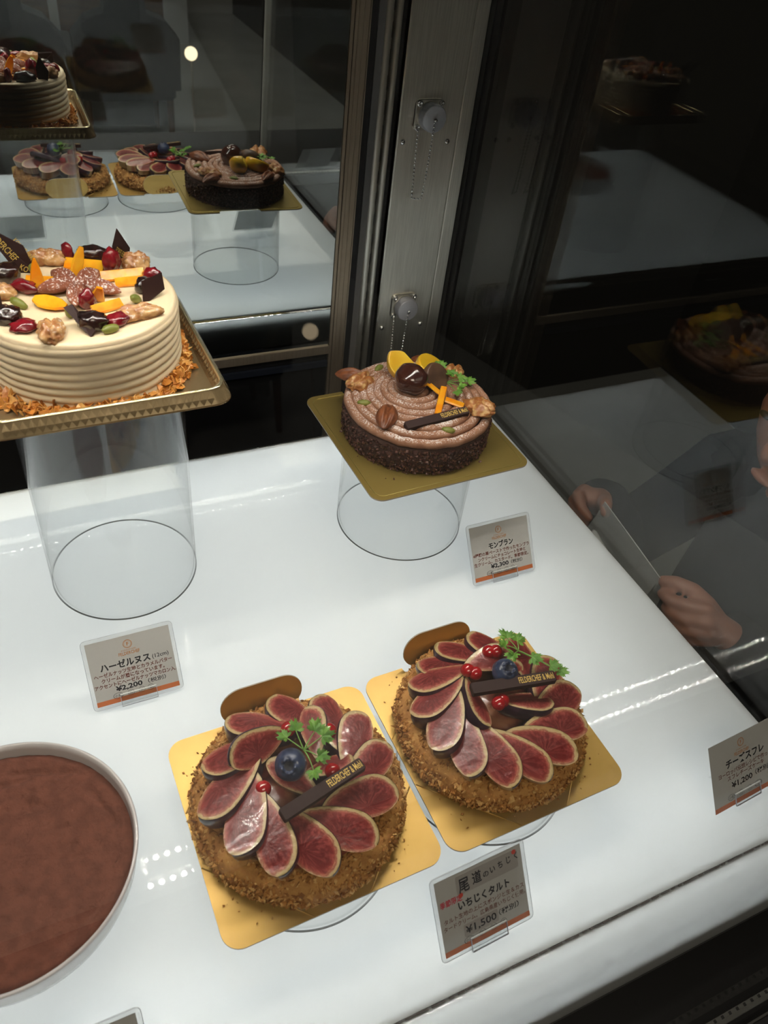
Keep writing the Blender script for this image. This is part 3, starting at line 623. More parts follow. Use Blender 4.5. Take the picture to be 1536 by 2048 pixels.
loose('loose brown crumbs fallen on the gold card by the cocoa dish', -35.9, -38.6, 3.37, 70, 4, 6.3, 7.6)
loose('loose brown crumbs fallen on the gold card nearer the glass end', -21.97, -38.2, 3.37, 45, 6, 6.4, 7.6)
loose('chocolate shavings fallen on the olive gold card', -17.0, -13.9, 10.35, 12, 8, 6.3, 7.4, 'shaving', .06, .18)

# ------------------------------------------------------------------ chestnut cream cake
t = thing('chestnut_cake', 'round brown chestnut cream cake with walnuts and yellow candied chestnuts', 'cake', (-17.0, -13.75, 10.36)); rnd = random.Random(9)
H = 2.5
def wob(r, zz, a): return r+(.1*nz(math.cos(a)*5, math.sin(a)*5, zz*2) if r > 3 else 0), zz
obj('sponge', B().lathe([(.01, 0), (6.0, 0), (6.1, .3), (6.15, 1.2), (6.1, H-.2), (5.7, H), (.01, H+.1)], 120, 0, rf=wob), 'sponge', t)
b = B()
for _ in range(3300):
    a = rnd.uniform(0, 2*PI); zz = rnd.uniform(.03, H-.25)+.0; r = 6.12+rnd.uniform(-.03, .12); c = Vector((r*math.cos(a), r*math.sin(a), zz))
    q = Euler((rnd.uniform(-.8, .8), rnd.uniform(-.8, .8), a+PI/2+rnd.uniform(-.7, .7))).to_matrix(); l_ = rnd.uniform(.12, .36); w_ = rnd.uniform(.04, .11)
    cu = rnd.uniform(-.1, .1)
    v = [tuple(c+q @ Vector(p)) for p in ((-l_/2, 0, -w_), (0, cu, -w_), (l_/2, 0, -w_), (l_/2, 0, w_), (0, cu, w_), (-l_/2, 0, w_))]; b.add(v, [(0, 1, 4, 5), (1, 2, 3, 4)], 0, False)
obj('chocolate_shavings', b, 'shaving', t, 'dark chocolate shavings', kind='stuff')
def top_z(x, y):
    r = math.hypot(x, y); return H+.95-.62*(r/6.2)**2.2
b = B(); N_ = 9; foc = Vector((-.2, 1.5))
for k in range(N_):
    u = 1-(k+.3)/N_; rk = 6.0*u; ck = foc*(1-u)**1.0; pts = []
    nn = max(16, int(rk*22))
    for i in range(nn):
        a = 2*PI*i/nn; rr = rk*(1+.012*nz(k*3+math.cos(a)*3, math.sin(a)*3))+.05*nz(a*4, k*7)
        x, y = ck.x+rr*math.cos(a), ck.y+rr*math.sin(a); pts.append((x, y, top_z(x, y)-.2+.07*nz(x*2, y*2, k)+(.05 if k % 2 else 0)))
    b.tube(pts, .4, 10, closed=True)
obj('cream_strands', b, 'chestnut', t)
zt = lambda x, y, d=0: top_z(x, y)+.1+d
def chestnut(pos, r, m, rz, tilt, facet=False, name='candied_chestnut'):
    def fn(p):
        q = p.copy(); q *= 1+.07*nz(p.x*1.6, p.y*1.6, p.z*1.6)
        if q.x > 0: q.x *= 1.18-.18*abs(q.y)
        if facet: q.z = min(q.z, .34); q.y = max(q.y, -.78)
        return q
    return obj(name, B().ico((0, 0, 0), r, 4, fn=fn), m, t, loc=pos, rot=(tilt[0], tilt[1], rz))
chestnut((-.35, 3.05, zt(0, 3, .95)), (1.42, 1.1, 1.25), 'yellow', 2.2, (-.5, -.55), True); chestnut((2.05, 2.75, zt(2, 2.7, .8)), (1.4, 1.15, 1.05), 'yellow', .5, (.5, .2), True)
chestnut((-.55, .75, zt(-.5, .7, 1.0)), (1.38, 1.32, 1.3), 'brownch', 2.0, (0, 0), False, 'brown_chestnut')
o = chestnut((1.75, .95, zt(1.7, .9, .75)), (1.3, 1.2, 1.0), 'brownflat', .3, (.95, .25), True, 'brown_chestnut'); o['label'] = 'cut open brown chestnut'
walnut(t, (-3.95, 3.2, zt(-3.9, 3.2, .12)), 3.0, 1.9, .75, .5, (.2, .1), 1); walnut(t, (4.05, -2.9, zt(4, -2.9, .15)), 3.1, 2.3, .85, 1.9, (0, .25), 2)
walnut(t, (4.6, 2.6, zt(4.6, 2.6, .1)), 2.4, 1.8, .7, .9, (0, .2), 3)
pecan(t, (-3.95, -2.1, zt(-3.95, -2.1, .2)), 3.3, 1.75, .75, .98, (0, 0), 'pecan', 1); pecan(t, (-4.2, 4.5, zt(-4, 4.3, .1)), 2.9, 1.5, .7, 2.6, (0, 0), 'pecan', 2)
pecan(t, (2.9, 4.7, zt(2.9, 4.6, .1)), 2.8, 1.4, .65, 2.3, (0, 0), 'pecan', 3)
for i, (x, y, rz) in enumerate(((-4.85, .35, -.4), (.15, -4.9, -.5), (-1.5, 4.9, .6))): lump(t, 'pistachio', (x, y, zt(x, y, .12)), (.55, .28, .26), 'pist', rz, .12, 2, i)
peel(t, quad((.75, .2, zt(.9, .3, .75)), (1.6, -1.25, zt(1.6, -1.2, .3))), .5, .16); peel(t, quad((.05, -3.1, zt(0, -3, .2)), (1.85, -.55, zt(1.8, -.6, .75))), .55, .18); peel(t, quad((1.5, -1.6, zt(1.5, -1.6, .3)), (2.75, -2.55, zt(2.6, -2.6, .2))), .75, .2)
chervil(t, (2.9, .9, zt(2.9, .9, .2)), [(2.7, 1.9, zt(2.7, 1.9, 1.2), 1.0, .95), (3.1, 1.2, zt(3.1, 1.2, .9), -.6, .95), (3.9, .6, zt(3.9, .6, .7), -.2, .9), (4.6, .2, zt(4.6, .2, .6), .1, .9), (3.5, -.3, zt(3.5, -.3, .5), -.8, .8), (2.8, -1.0, zt(2.8, -1, .5), -1.2, .75)], 8)
choc_stick(t, (-3.05, -3.75, zt(-3, -3.7, .42)), (2.7, -3.35, zt(2.7, -3.3, .5)), .72, .45, tilt=.25)

# ------------------------------------------------------------------ hazelnut cake on its gold tray
t = thing('cake_tray', 'square gold plastic tray with patterned rim under the hazelnut cake', 'tray', (-41.7, -12.2, 19.95), .02)
def ringsq(specs, n=6, zig=None):
    v = []; cnt = None
    for (hw, r, z) in specs:
        ps = rrect(2*hw, 2*hw, r, n); out = []
        for i in range(len(ps)):
            p, q = Vector(ps[i]), Vector(ps[(i+1) % len(ps)]); k = 22 if (q-p).length > 3 else 1
            for j in range(k): out.append(p.lerp(q, j/k))
        cnt = len(out); v += [(p.x, p.y, z) for p in out]
    return v, [(r*cnt+i, r*cnt+(i+1) % cnt, (r+1)*cnt+(i+1) % cnt, (r+1)*cnt+i) for r in range(len(specs)-1) for i in range(cnt)], cnt
v, f, c = ringsq([(6.5, .9, .12), (6.55, .95, .3), (6.85, 1.05, .95)]); b = B(); b.add(v, f, 0, True); b.add([(x, y, .12) for x, y in rrect(13, 13, .9)], [tuple(range(28))], 0, False); b.add([(x, y, 0) for x, y in rrect(13, 13, .9)], [tuple(range(27, -1, -1))], 0, False); obj('tray_floor', b, 'tray', t)
v, f, c = ringsq([(6.83, 1.05, .95), (6.9, 1.08, 1.06), (7.02, 1.1, 1.06), (7.06, 1.1, 1.0)]); obj('rim', B().add(v, f), 'trayline', t)
v, f, c = ringsq([(7.05, 1.1, .98), (7.42, 1.2, .12), (7.48, 1.2, .02), (7.3, 1.15, .0)]); obj('flange', B().add(v, f), 'tray', t)
b = B()
for sd in range(4):
    T = Matrix.Rotation(sd*PI/2, 4, 'Z')
    for k in range(26):
        x = -6.1+k*.48
        b.add([(x, -7.09, .92), (x+.24, -7.33, .52), (x, -7.44, .14), (x-.24, -7.33, .52), (x, -7.33, .54)], [(0, 3, 4), (0, 4, 1), (1, 4, 2), (2, 4, 3)], 0, False, T)
        b.add([(x, -6.82, .9), (x+.24, -6.68, .62), (x, -6.56, .34), (x-.24, -6.68, .62), (x, -6.6, .68)], [(0, 3, 4), (0, 4, 1), (1, 4, 2), (2, 4, 3)], 0, False, T)
obj('rim_pattern', b, 'tray', t, kind='stuff')
t = thing('hazelnut_cake', 'cream coloured ridged hazelnut cake topped with dried fruit and nuts', 'cake', (-42.1, -12.46, 20.08)); rnd = random.Random(12)
prof = [(.01, 0), (5.95, 0), (6.02, .1)]; NR = 8; HT = 4.55
for k in range(NR):
    z0 = .1+k*(HT-.25)/NR; hh = (HT-.25)/NR
    for u in (.12, .3, .5, .7, .88, 1.0): prof.append((6.0+.14*math.sin(PI*u)**.8, z0+hh*u))
prof += [(6.02, HT), (5.85, HT+.12), (5.5, HT+.16), (5.0, HT+.08), (3.5, HT+.02), (2, HT), (.01, HT)]
def wobh(r, z, a): return (r*(1+.004*nz(math.cos(a)*2, math.sin(a)*2, z*.5))+(.03*nz(math.cos(a)*4, math.sin(a)*4, 5) if r > 5 else 0), z+(.05*nz(math.cos(a)*2+r*.4, math.sin(a)*2, 3+r*.7) if r < 5.6 and z > 1 else .035*math.sin(a*2+z)))
obj('buttercream', B().lathe(prof, 128, 0, rf=wobh), 'cream', t)
b = B()
for _ in range(1200):
    a = rnd.uniform(0, 2*PI); u = rnd.random(); r = 6.1+rnd.uniform(0, 1.1)*(1-u*.7); r = min(r, 6.35/max(abs(math.cos(a)), abs(math.sin(a)))); zz = .1+u*1.0*rnd.random()*(.6+.5*nz(a*3))+.05; s_ = rnd.uniform(.2, .55)
    q = Euler((rnd.uniform(-1.2, 1.2), rnd.uniform(-1.2, 1.2), rnd.uniform(0, 6))).to_matrix(); c = Vector((r*math.cos(a), r*math.sin(a), zz)); kk = 6; ph = rnd.uniform(0, 6)
    pts = [Vector((s_*rnd.uniform(.55, 1.1)*math.cos(2*PI*i/kk), s_*.75*rnd.uniform(.55, 1.1)*math.sin(2*PI*i/kk), 0)) for i in range(kk)]
    for p in pts: p.z = .35*s_*math.sin(p.x/s_*2.2+ph)
    vv = [tuple(c+q @ p) for p in pts]; v2 = [tuple(c+q @ (p+Vector((0, 0, .035)))) for p in pts]; cc = [tuple(c+q @ Vector((0, 0, .12*s_)))]
    vv = [(x, y, max(.02, z)) for x, y, z in vv]; v2 = [(x, y, max(.05, z)) for x, y, z in v2]
    b.add(vv+v2+cc, [tuple((kk+i, kk+(i+1) % kk, 2*kk)) for i in range(kk)]+[tuple(range(kk-1, -1, -1))]+[(i, (i+1) % kk, kk+(i+1) % kk, kk+i) for i in range(kk)], 0, False)
obj('wafer_flakes', b, 'flake', t, 'crisp caramel coloured flakes', kind='stuff')
Z = HT+.03
cc = (.2, .75)
for i, (x, y) in enumerate(((-1.03, 3.1), (1.7, 2.6), (-2.19, .75), (2.57, -.45), (-.3, -1.75))):
    dx, dy = x-cc[0], y-cc[1]; L_ = math.hypot(dx, dy)*1.02; a = math.atan2(dy, dx)
    pecan(t, (cc[0]+dx*.52, cc[1]+dy*.52, Z+.42+(.1 if i == 4 else 0)), L_, 1.15, .55, a, (0, .1), 'pecansugar', i)
peel(t, quad((-.1, 4.35, Z+.25), (2.2, 3.35, Z+.25)), .95, .25, norm=(.2, -.6, .8)); peel(t, quad((.25, 2.55, Z+.1), (.95, 2.95, Z+1.9)), .75, .22, norm=(.3, -1, .3), taper=[.9, 1, 1, .8, .35])
peel(t, quad((-2.1, 1.4, Z+.1), (-2.0, 1.75, Z+1.95)), .85, .22, norm=(.1, -1, .2), taper=[1, 1, .8, .55, .15]); peel(t, quad((-2.7, 2.45, Z+.2), (-.6, 1.65, Z+.25)), .8, .25, norm=(0, -.5, .9))
peel(t, quad((1.75, 1.85, Z+.3), (4.5, 1.9, Z+.3)), .8, .25, norm=(.1, -.6, .8)); peel(t, quad((2.5, 1.05, Z+.2), (4.25, .95, Z+.25)), .75, .22, norm=(0, -.5, .9))
peel(t, quad((-2.5, -.35, Z+.35), (-.8, -1.55, Z+.25)), 1.15, .22, norm=(.1, -.35, .9), taper=[.45, 1, 1.05, .9, .3]); peel(t, quad((1.05, -.85, Z+.1), (1.3, -1.1, Z+1.05)), .8, .2, norm=(0, -1, .3), taper=[1.2, 1.1, .9, .7, .5]); peel(t, quad((.6, -2.3, Z+.2), (2.4, -1.75, Z+.25)), .75, .25, norm=(0, -.5, .9))
for i, (x, y, rx, ry, rz_, h) in enumerate(((-2.85, 1.25, .85, .5, -.7, .45), (-3.4, -3.5, .8, .6, .1, .38), (1.75, -4.0, .85, .5, .35, .42), (2.65, 2.95, .6, .55, .2, .9), (.2, 5.0, .35, .45, .4, .75), (.45, -1.4, .55, .45, .4, .65), (4.9, 1.3, .6, .45, 0, .5), (4.3, .35, .5, .4, .3, .4))):
    lump(t, 'cranberry', (x, y, Z+h*.8), (rx, ry, h), 'cran', rz_, .3, 1.8, i+3)
for i, (x, y, rx, ry, rz_, h) in enumerate(((-3.8, 3.0, .95, .7, .1, .7), (1.75, 4.9, 1.05, .6, -.2, .6), (-4.2, -2.3, .95, .7, -.3, .6), (.35, -4.05, .95, .75, -.4, .62), (4.2, -.1, .7, .5, .2, .55))):
    lump(t, 'prune', (x, y, Z+h*.75), (rx, ry, h), 'prune', rz_, .3, 2.4, i+11)
for i, (x, y, L_, W_, H_, rz_) in enumerate(((-1.2, 5.0, 2.7, 1.4, .75, -.25), (4.2, 3.2, 1.9, 1.5, .8, -.2), (-2.0, -4.5, 2.2, 1.5, .75, 1.35), (3.1, -3.45, 3.0, 1.2, .6, .12), (-4.3, .9, 1.9, 1.3, .6, -.5))):
    walnut(t, (x, y, Z+.3), L_, W_, H_, rz_, (0, 0), i+30, 'walnuts')
for i, (x, y, rz_, ty) in enumerate(((-3.4, -.7, -.6, .4), (-.75, -2.5, 1.3, .9), (3.3, -1.55, .9, .6), (-2.1, 3.65, 1.2, 1.0), (1.2, -4.9, .3, 0))): lump(t, 'pistachio', (x, y, Z+.32), (.55, .27, .27), 'pist', rz_, .12, 2, i+50).rotation_euler[1] = ty
def shard(pts, lab, txt=None):
    """thin chocolate plate given by its corners; printed plates carry gold lettering"""
    P_ = [Vector(p) for p in pts]; n_ = (P_[1]-P_[0]).cross(P_[2]-P_[0]).normalized(); k = len(P_); th = .11
    v = [tuple(p-n_*th/2) for p in P_]+[tuple(p+n_*th/2) for p in P_]
    b = B().add(v, [tuple(range(k-1, -1, -1)), tuple(range(k, 2*k))]+[(i, (i+1) % k, k+(i+1) % k, k+i) for i in range(k)], 0, False)
    o = obj('chocolate_plate', b, 'ganache', t, lab)
    if txt:
        tb = B()
        for (body, size, a, c, wd) in txt:
            a = Vector(a); c = Vector(c); ex = (c-a).normalized(); ey = n_.cross(ex); q = a+n_*(th/2+.008)
            T = Matrix(((ex.x, ey.x, n_.x, q.x), (ex.y, ey.y, n_.y, q.y), (ex.z, ey.z, n_.z, q.z), (0, 0, 0, 1))); text(tb, body, size, T, 0, align='LEFT', width=wd, bold=.01)
        obj('gold_lettering', tb, 'goldleaf', o)
shard([(-3.05, 3.95, Z), (-1.95, 3.75, Z), (-2.4, 4.2, Z+1.7), (-4.2, 4.9, Z+2.7), (-4.5, 4.9, Z+2.6)], 'printed chocolate plate', [('FELDERCHEF', .62, (-4.3, 4.82, Z+2.35), (-2.92, 4.0, Z+.45), 2.1), ('KONDITOREI', .5, (-3.0, 4.45, Z+1.95), (-2.0, 3.9, Z+.5), 1.5), ('KO', .55, (-2.95, 3.95, Z+.32), (-2.5, 3.86, Z+.02), .5)])
shard([(3.05, 4.1, Z), (3.95, 4.45, Z), (4.15, 4.5, Z+.9), (3.45, 4.4, Z+2.3), (3.0, 4.15, Z+1.2)], 'pointed printed chocolate plate', [('TOREI FELDER', .5, (3.05, 4.1, Z+.95), (3.85, 4.4, Z+.1), 1.15)])
shard([(3.75, -1.45, Z), (4.15, -1.45, Z-.0), (5.25, -.9, Z+.45), (5.2, -.65, Z+1.45), (3.8, -1.2, Z+1.25)], 'plain chocolate square')
shard([(-.35, -3.55, Z+.0), (.05, -5.1, Z+.02), (.35, -5.0, Z+.35), (-.55, -3.1, Z+1.15), (-1.05, -3.2, Z+1.05)], 'leaning chocolate diamond')
shard([(-5.0, -.6, Z), (-4.3, -.6, Z), (-4.3, -.3, Z+.9), (-5.0, -.3, Z+1.0)], 'plain chocolate square')

# ------------------------------------------------------------------ cocoa cake in its dish
t = thing('cake_dish', 'round pale dish filled with cocoa dusted cake', 'dish', (-52.68, -35.7, .02))
obj('bowl', B().lathe([(.01, 0), (6.5, 0), (6.85, .15), (7.15, 1.2), (7.32, 2.5), (7.42, 2.95), (7.36, 3.06), (7.22, 3.04), (7.12, 2.6), (7.0, 1.9)], 128), 'porcelain', t)
b = B(); NRr, NA = 60, 170; v = [(0, 0, 2.2)]; fs = []; rnd = random.Random(5)
pits = [(rnd.uniform(-6, 6), rnd.uniform(-6, 6), rnd.uniform(.1, .32), rnd.uniform(.08, .24)) for _ in range(60)]
cracks = [((1.0, 5.6), (4.4, 4.5)), ((-.8, 5.2), (1.8, 4.9)), ((5.2, 2.8), (6.2, .2))]
def cz(x, y):
    r = math.hypot(x, y); z = 2.28+.1*nz(x*.5, y*.5, 2)+.05*nz(x*2, y*2)+.05*nz(x*6, y*6)-.2*max(0, (r-6.2)/.8)**2+.1*math.exp(-((r-6.6)/.3)**2)
    for px, py, pr_, pd in pits:
        d2 = ((x-px)**2+(y-py)**2)/pr_**2
        if d2 < 6: z -= pd*math.exp(-d2)
    for (ax_, ay), (bx_, by) in cracks:
        u = max(0, min(1, ((x-ax_)*(bx_-ax_)+(y-ay)*(by-ay))/((bx_-ax_)**2+(by-ay)**2))); d = math.hypot(x-ax_-u*(bx_-ax_), y-ay-u*(by-ay))+.12*nz(x*3, y*3, 7)
        z -= .24*math.exp(-(d/.17)**2)
    return z
for i in range(1, NRr+1):
    r = 7.02*i/NRr
    for j in range(NA): a = 2*PI*j/NA; x, y = r*math.cos(a), r*math.sin(a); v.append((x, y, cz(x, y)))
fs += [(0, 1+j, 1+(j+1) % NA) for j in range(NA)]
fs += [(1+(i-1)*NA+j, 1+i*NA+j, 1+i*NA+(j+1) % NA, 1+(i-1)*NA+(j+1) % NA) for i in range(1, NRr) for j in range(NA)]
b.add(v, fs); obj('cocoa_cake', b, 'cocoa', t, 'cake dusted with brown cocoa powder')

# ------------------------------------------------------------------ price cards
def card(label, x, y, yaw, tilt, w_, h, lines, bare=False, marks=None, logo=True, extra=None, foot=0.32, pl=.14):
    t = thing('price_card', label, 'price card', (x, y, 0), yaw, 'price cards on the shelf')
    T = Matrix.Translation((0, 0, foot)) @ Matrix.Rotation(PI/2-tilt, 4, 'X')      # local x right, y up the card, z towards the reader
    if not bare:
        obj('clear_sleeve', B().prism([(a, c+h/2) for a, c in rrect(w_, h, .3, 4)], -.07, 0, 0, T=T), 'sleeve', t)
        rr = [(p[0], p[1]+h/2, 0) for p in rrect(w_, h, .3, 4)]; b = B(); b.tube([T @ Vector(p) for p in rr], .016, 4, closed=True); obj('sleeve_edge', b, 'capm', t)
    m_ = 0 if bare else .26
    pw, ph = w_-2*m_, h-2*m_; cx0, cy0 = 0, m_
    pp = obj('paper', B().prism([(-pw/2, cy0), (pw/2, cy0), (pw/2, cy0+ph), (-pw/2, cy0+ph)], .002, .02, 0, 0, T), 'paper', t)
    obj('orange_stripe', B().prism([(-pw/2, cy0+.0), (pw/2, cy0+.0), (pw/2, cy0+.36), (-pw/2, cy0+.36)], .02, .024, 0, T=T), 'ored', pp)
    def put(body, u, v, size, m, nm, width=None, bold=0, rot=0, align='CENTER', shear=0):
        b = B(); text(b, body, size, T @ Matrix.Translation((u*pw, cy0+v*ph, .027)) @ Matrix.Rotation(rot, 4, 'Z'), 0, bold=bold, align=align, width=(width*pw if width else None), shear=shear); obj(nm, b, m, pp)
    if logo:
        b = B(); Tl = T @ Matrix.Translation((-.015*pw, cy0+.865*ph, .027))
        for r0, r1 in ((.27, .31), (.22, .235)):
            k = 28; vv = [(r*math.cos(2*PI*i/k), r*math.sin(2*PI*i/k), 0) for r in (r0, r1) for i in range(k)]; b.add(vv, [(i, (i+1) % k, k+(i+1) % k, k+i) for i in range(k)], 0, False, Tl)
        text(b, 'F', .36, Tl @ Matrix.Translation((0, -.125, .001)), 0, bold=.02); text(b, 'KONDITOREI', .13, T @ Matrix.Translation((-.015*pw, cy0+.765*ph, .027)), 0, width=1.0); text(b, 'FELDERCHEF', .34, T @ Matrix.Translation((-.015*pw, cy0+.7*ph, .027)), 0, width=1.45, bold=.012)
        obj('logo', b, 'logo', pp)
    for a in lines: put(*a)
    for (u, v, body, rx) in (marks or []):
        b = B(); Tm = T @ Matrix.Translation((u*pw, cy0+v*ph, .027)); k = 28
        vv = [(r*rx*math.cos(2*PI*i/k), r*math.sin(2*PI*i/k), 0) for r in (.2, .222) for i in range(k)]; b.add(vv, [(i, (i+1) % k, k+(i+1) % k, k+i) for i in range(k)], 0, False, Tm)
        text(b, body, .24, Tm @ Matrix.Translation((0, -.09, .001)), 0); obj('allergen_mark', b, 'ink', pp)
    if extra: extra(pp, T, pw, ph, cy0)
    # clear bent holder: front lip, floor and easel back
    b = B(); lw = 1.25
    lip = [(.14, 1.0), (.14, -.02), (.08, -.08), (-.16, -.08), (-.16, 1.5)]
    hb = B(); hb.box(-lw, lw, -.09, .85, .1, .18, 0, T); hb.box(-lw, lw, -.09, -.02, -.3, .18, 0, T); hb.box(-lw, lw, -.02, 1.6, -.3, -.2, 0, T)
    hd = obj('holder', hb, 'acrylic', t)
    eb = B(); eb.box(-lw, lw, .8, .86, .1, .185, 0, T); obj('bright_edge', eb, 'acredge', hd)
    eb = B(); eb.box(-lw, lw, -.1, -.07, .1, .185, 0, T); eb.box(-lw-.015, -lw+.02, -.09, .85, .1, .185, 0, T); eb.box(lw-.02, lw+.015, -.09, .85, .1, .185, 0, T); obj('dark_edge', eb, 'capm', hd)
    yb = (T @ Vector((0, 1.5, -.25))); fb = B()
    fb.add([(-lw, yb.y, yb.z), (lw, yb.y, yb.z), (lw, yb.y+1.3, .02), (-lw, yb.y+1.3, .02), (-lw, yb.y+.08, yb.z), (lw, yb.y+.08, yb.z), (lw, yb.y+1.38, .02), (-lw, yb.y+1.38, .02)], [(0, 1, 2, 3), (7, 6, 5, 4), (0, 3, 7, 4), (1, 5, 6, 2), (0, 4, 5, 1), (3, 2, 6, 7)], 0, False)
    obj('easel_leg', fb, 'acrylic', t)
    return t
mk = [(-.24, .135, '小麦', 1.5), (-.085, .135, '乳', 1), (.045, .135, '卵', 1), (.155, .135, '酒', 1)]
card('grey price card for the hazelnut cake reading 2,200 yen', -43.32, -25.91, 0, .54, 6.25, 5.26,
 [('ハーゼルヌス', -.08, .535, .62, 'ink', 'title', .6, .035), ('(12cm)', .34, .545, .42, 'ink', 'size_note', .2, .008), ('ヘーゼルナッツ生地とカラメルバター', .0, .44, .36, 'brown', 'description', .94, .022), ('クリームが層になっています。', 0, .355, .36, 'brown', 'description', .76, .022), ('アクセントにヘーゼルナッツマカロン入.', 0, .27, .36, 'brown', 'description', .98, .022), ('¥2,200', -.09, .175, .5, 'ink', 'price', .32, .035), ('（税別）', .245, .18, .36, 'ink', 'tax_note', .22, .01)], marks=[(a, b_-.03, c, d) for a, b_, c, d in mk])
card('grey price card for the chestnut cake reading 2,300 yen', -11.52, -24.03, 0, .62, 6.4, 5.35,
 [('モンブラン', .0, .55, .6, 'ink', 'title', .42, .035), ('4種類の栗ペーストで作ったモンブラ', .0, .45, .36, 'brown', 'description', .97, .022), ('ンクリームにチョコレート生地と', .0, .365, .36, 'brown', 'description', .82, .022), ('生クリーム、カスタード。季節限定。', 0, .28, .36, 'brown', 'description', .94, .022), ('¥2,300', -.06, .185, .5, 'ink', 'price', .31, .035), ('（税別）', .235, .19, .36, 'ink', 'tax_note', .2, .01)], marks=[(a, b_-.03, c, d) for a, b_, c, d in mk])
def fig_extra(pp, T, pw, ph, cy0):
    obj('tape_patch', B().prism([(p[0]+.09*pw, p[1]+cy0+.835*ph) for p in rrect(.72*pw, .25*ph, .12, 3)], .02, .03, 0, T=T), 'sticker', pp)
    for u, v in ((-.235, .705), (.415, .93)): obj('red_dot', B().prism([(u*pw+.15*math.cos(2*PI*i/20), cy0+v*ph+.15*math.sin(2*PI*i/20)) for i in range(20)], .03, .034, 0, T=T), mat('red_dot', (.6, .07, .05), .5), pp)
    b = B(); Q = T @ Matrix.Translation((0, 0, .036)); text(b, '尾', 1.0, Q @ Matrix.Translation((-.185*pw, cy0+.745*ph, 0)), 0, sx=.75, bold=.018); text(b, '道', .82, Q @ Matrix.Translation((-.035*pw, cy0+.775*ph, 0)), 0, sx=.8, bold=.018); text(b, 'の', .45, Q @ Matrix.Translation((.07*pw, cy0+.79*ph, 0)), 0, bold=.02)
    for k, ch in enumerate('いちじく'): text(b, ch, .52, Q @ Matrix.Translation(((.15+k*.095)*pw, cy0+(.80+.012*k)*ph, 0)), 0, sx=.8, bold=.02)
    obj('handwriting', b, 'ink', pp)
    obj('price_patch', B().prism([(p[0]-.06*pw, p[1]+cy0+.225*ph) for p in rrect(.4*pw, .17*ph, .1, 3)], .02, .03, 0, T=T), 'sticker', pp)
    b = B(); text(b, '¥1,500', .66, T @ Matrix.Translation((-.06*pw, cy0+.185*ph, .036)), 0, width=.36*pw, bold=.015); obj('handwritten_price', b, 'ink', pp)
card('grey price card in front of the fig tarts with handwriting, reading 1,500 yen', -27.73, -49.45, .04, .6, 6.44, 5.45,
 [('季節限定', -.35, .645, .46, 'redink', 'season_note', .25, .02), ('いちじくタルト', .02, .53, .62, 'ink', 'title', .6, .035), ('タルト生地の上にスポンジと生＆カス', .01, .425, .36, 'brown', 'description', .94, .01), ('タードクリーム。広島県産いちじく使用。', .02, .335, .36, 'brown', 'description', .96, .01), ('（税別）', .27, .21, .42, 'ink', 'tax_note', .24, .015)], marks=[(-.22, .095, '小麦', 1.5), (-.06, .1, '乳', 1), (.07, .1, '卵', 1), (.19, .1, '酒', 1)], logo=False, extra=fig_extra)
card('grey price card for the cheese cake at the right edge reading 1,200 yen', -5.75, -48.2, .06, .62, 6.3, 5.05,
 [('チーズスフレ', .03, .58, .68, 'ink', 'title', .6, .0355), ('ヨーロッパ伝統レシピで作った', .02, .475, .4, 'brown', 'description', .84, .012), ('スフレチーズケーキ', .02, .39, .4, 'brown', 'description', .58, .012), ('¥1,200', -.05, .26, .58, 'ink', 'price', .33, .025), ('（税別）', .28, .285, .42, 'ink', 'tax_note', .24, .015)], marks=[(-.24, .135, '小麦', 1.5), (-.09, .135, '乳', 1), (.05, .135, '卵', 1), (.19, .135, 'ナッツ', 1.7)], bare=True)
card('grey price card at the front edge below the cocoa dish, only its corner showing', -50.25, -49.25, .0, .55, 6.4, 5.2, [], logo=False)

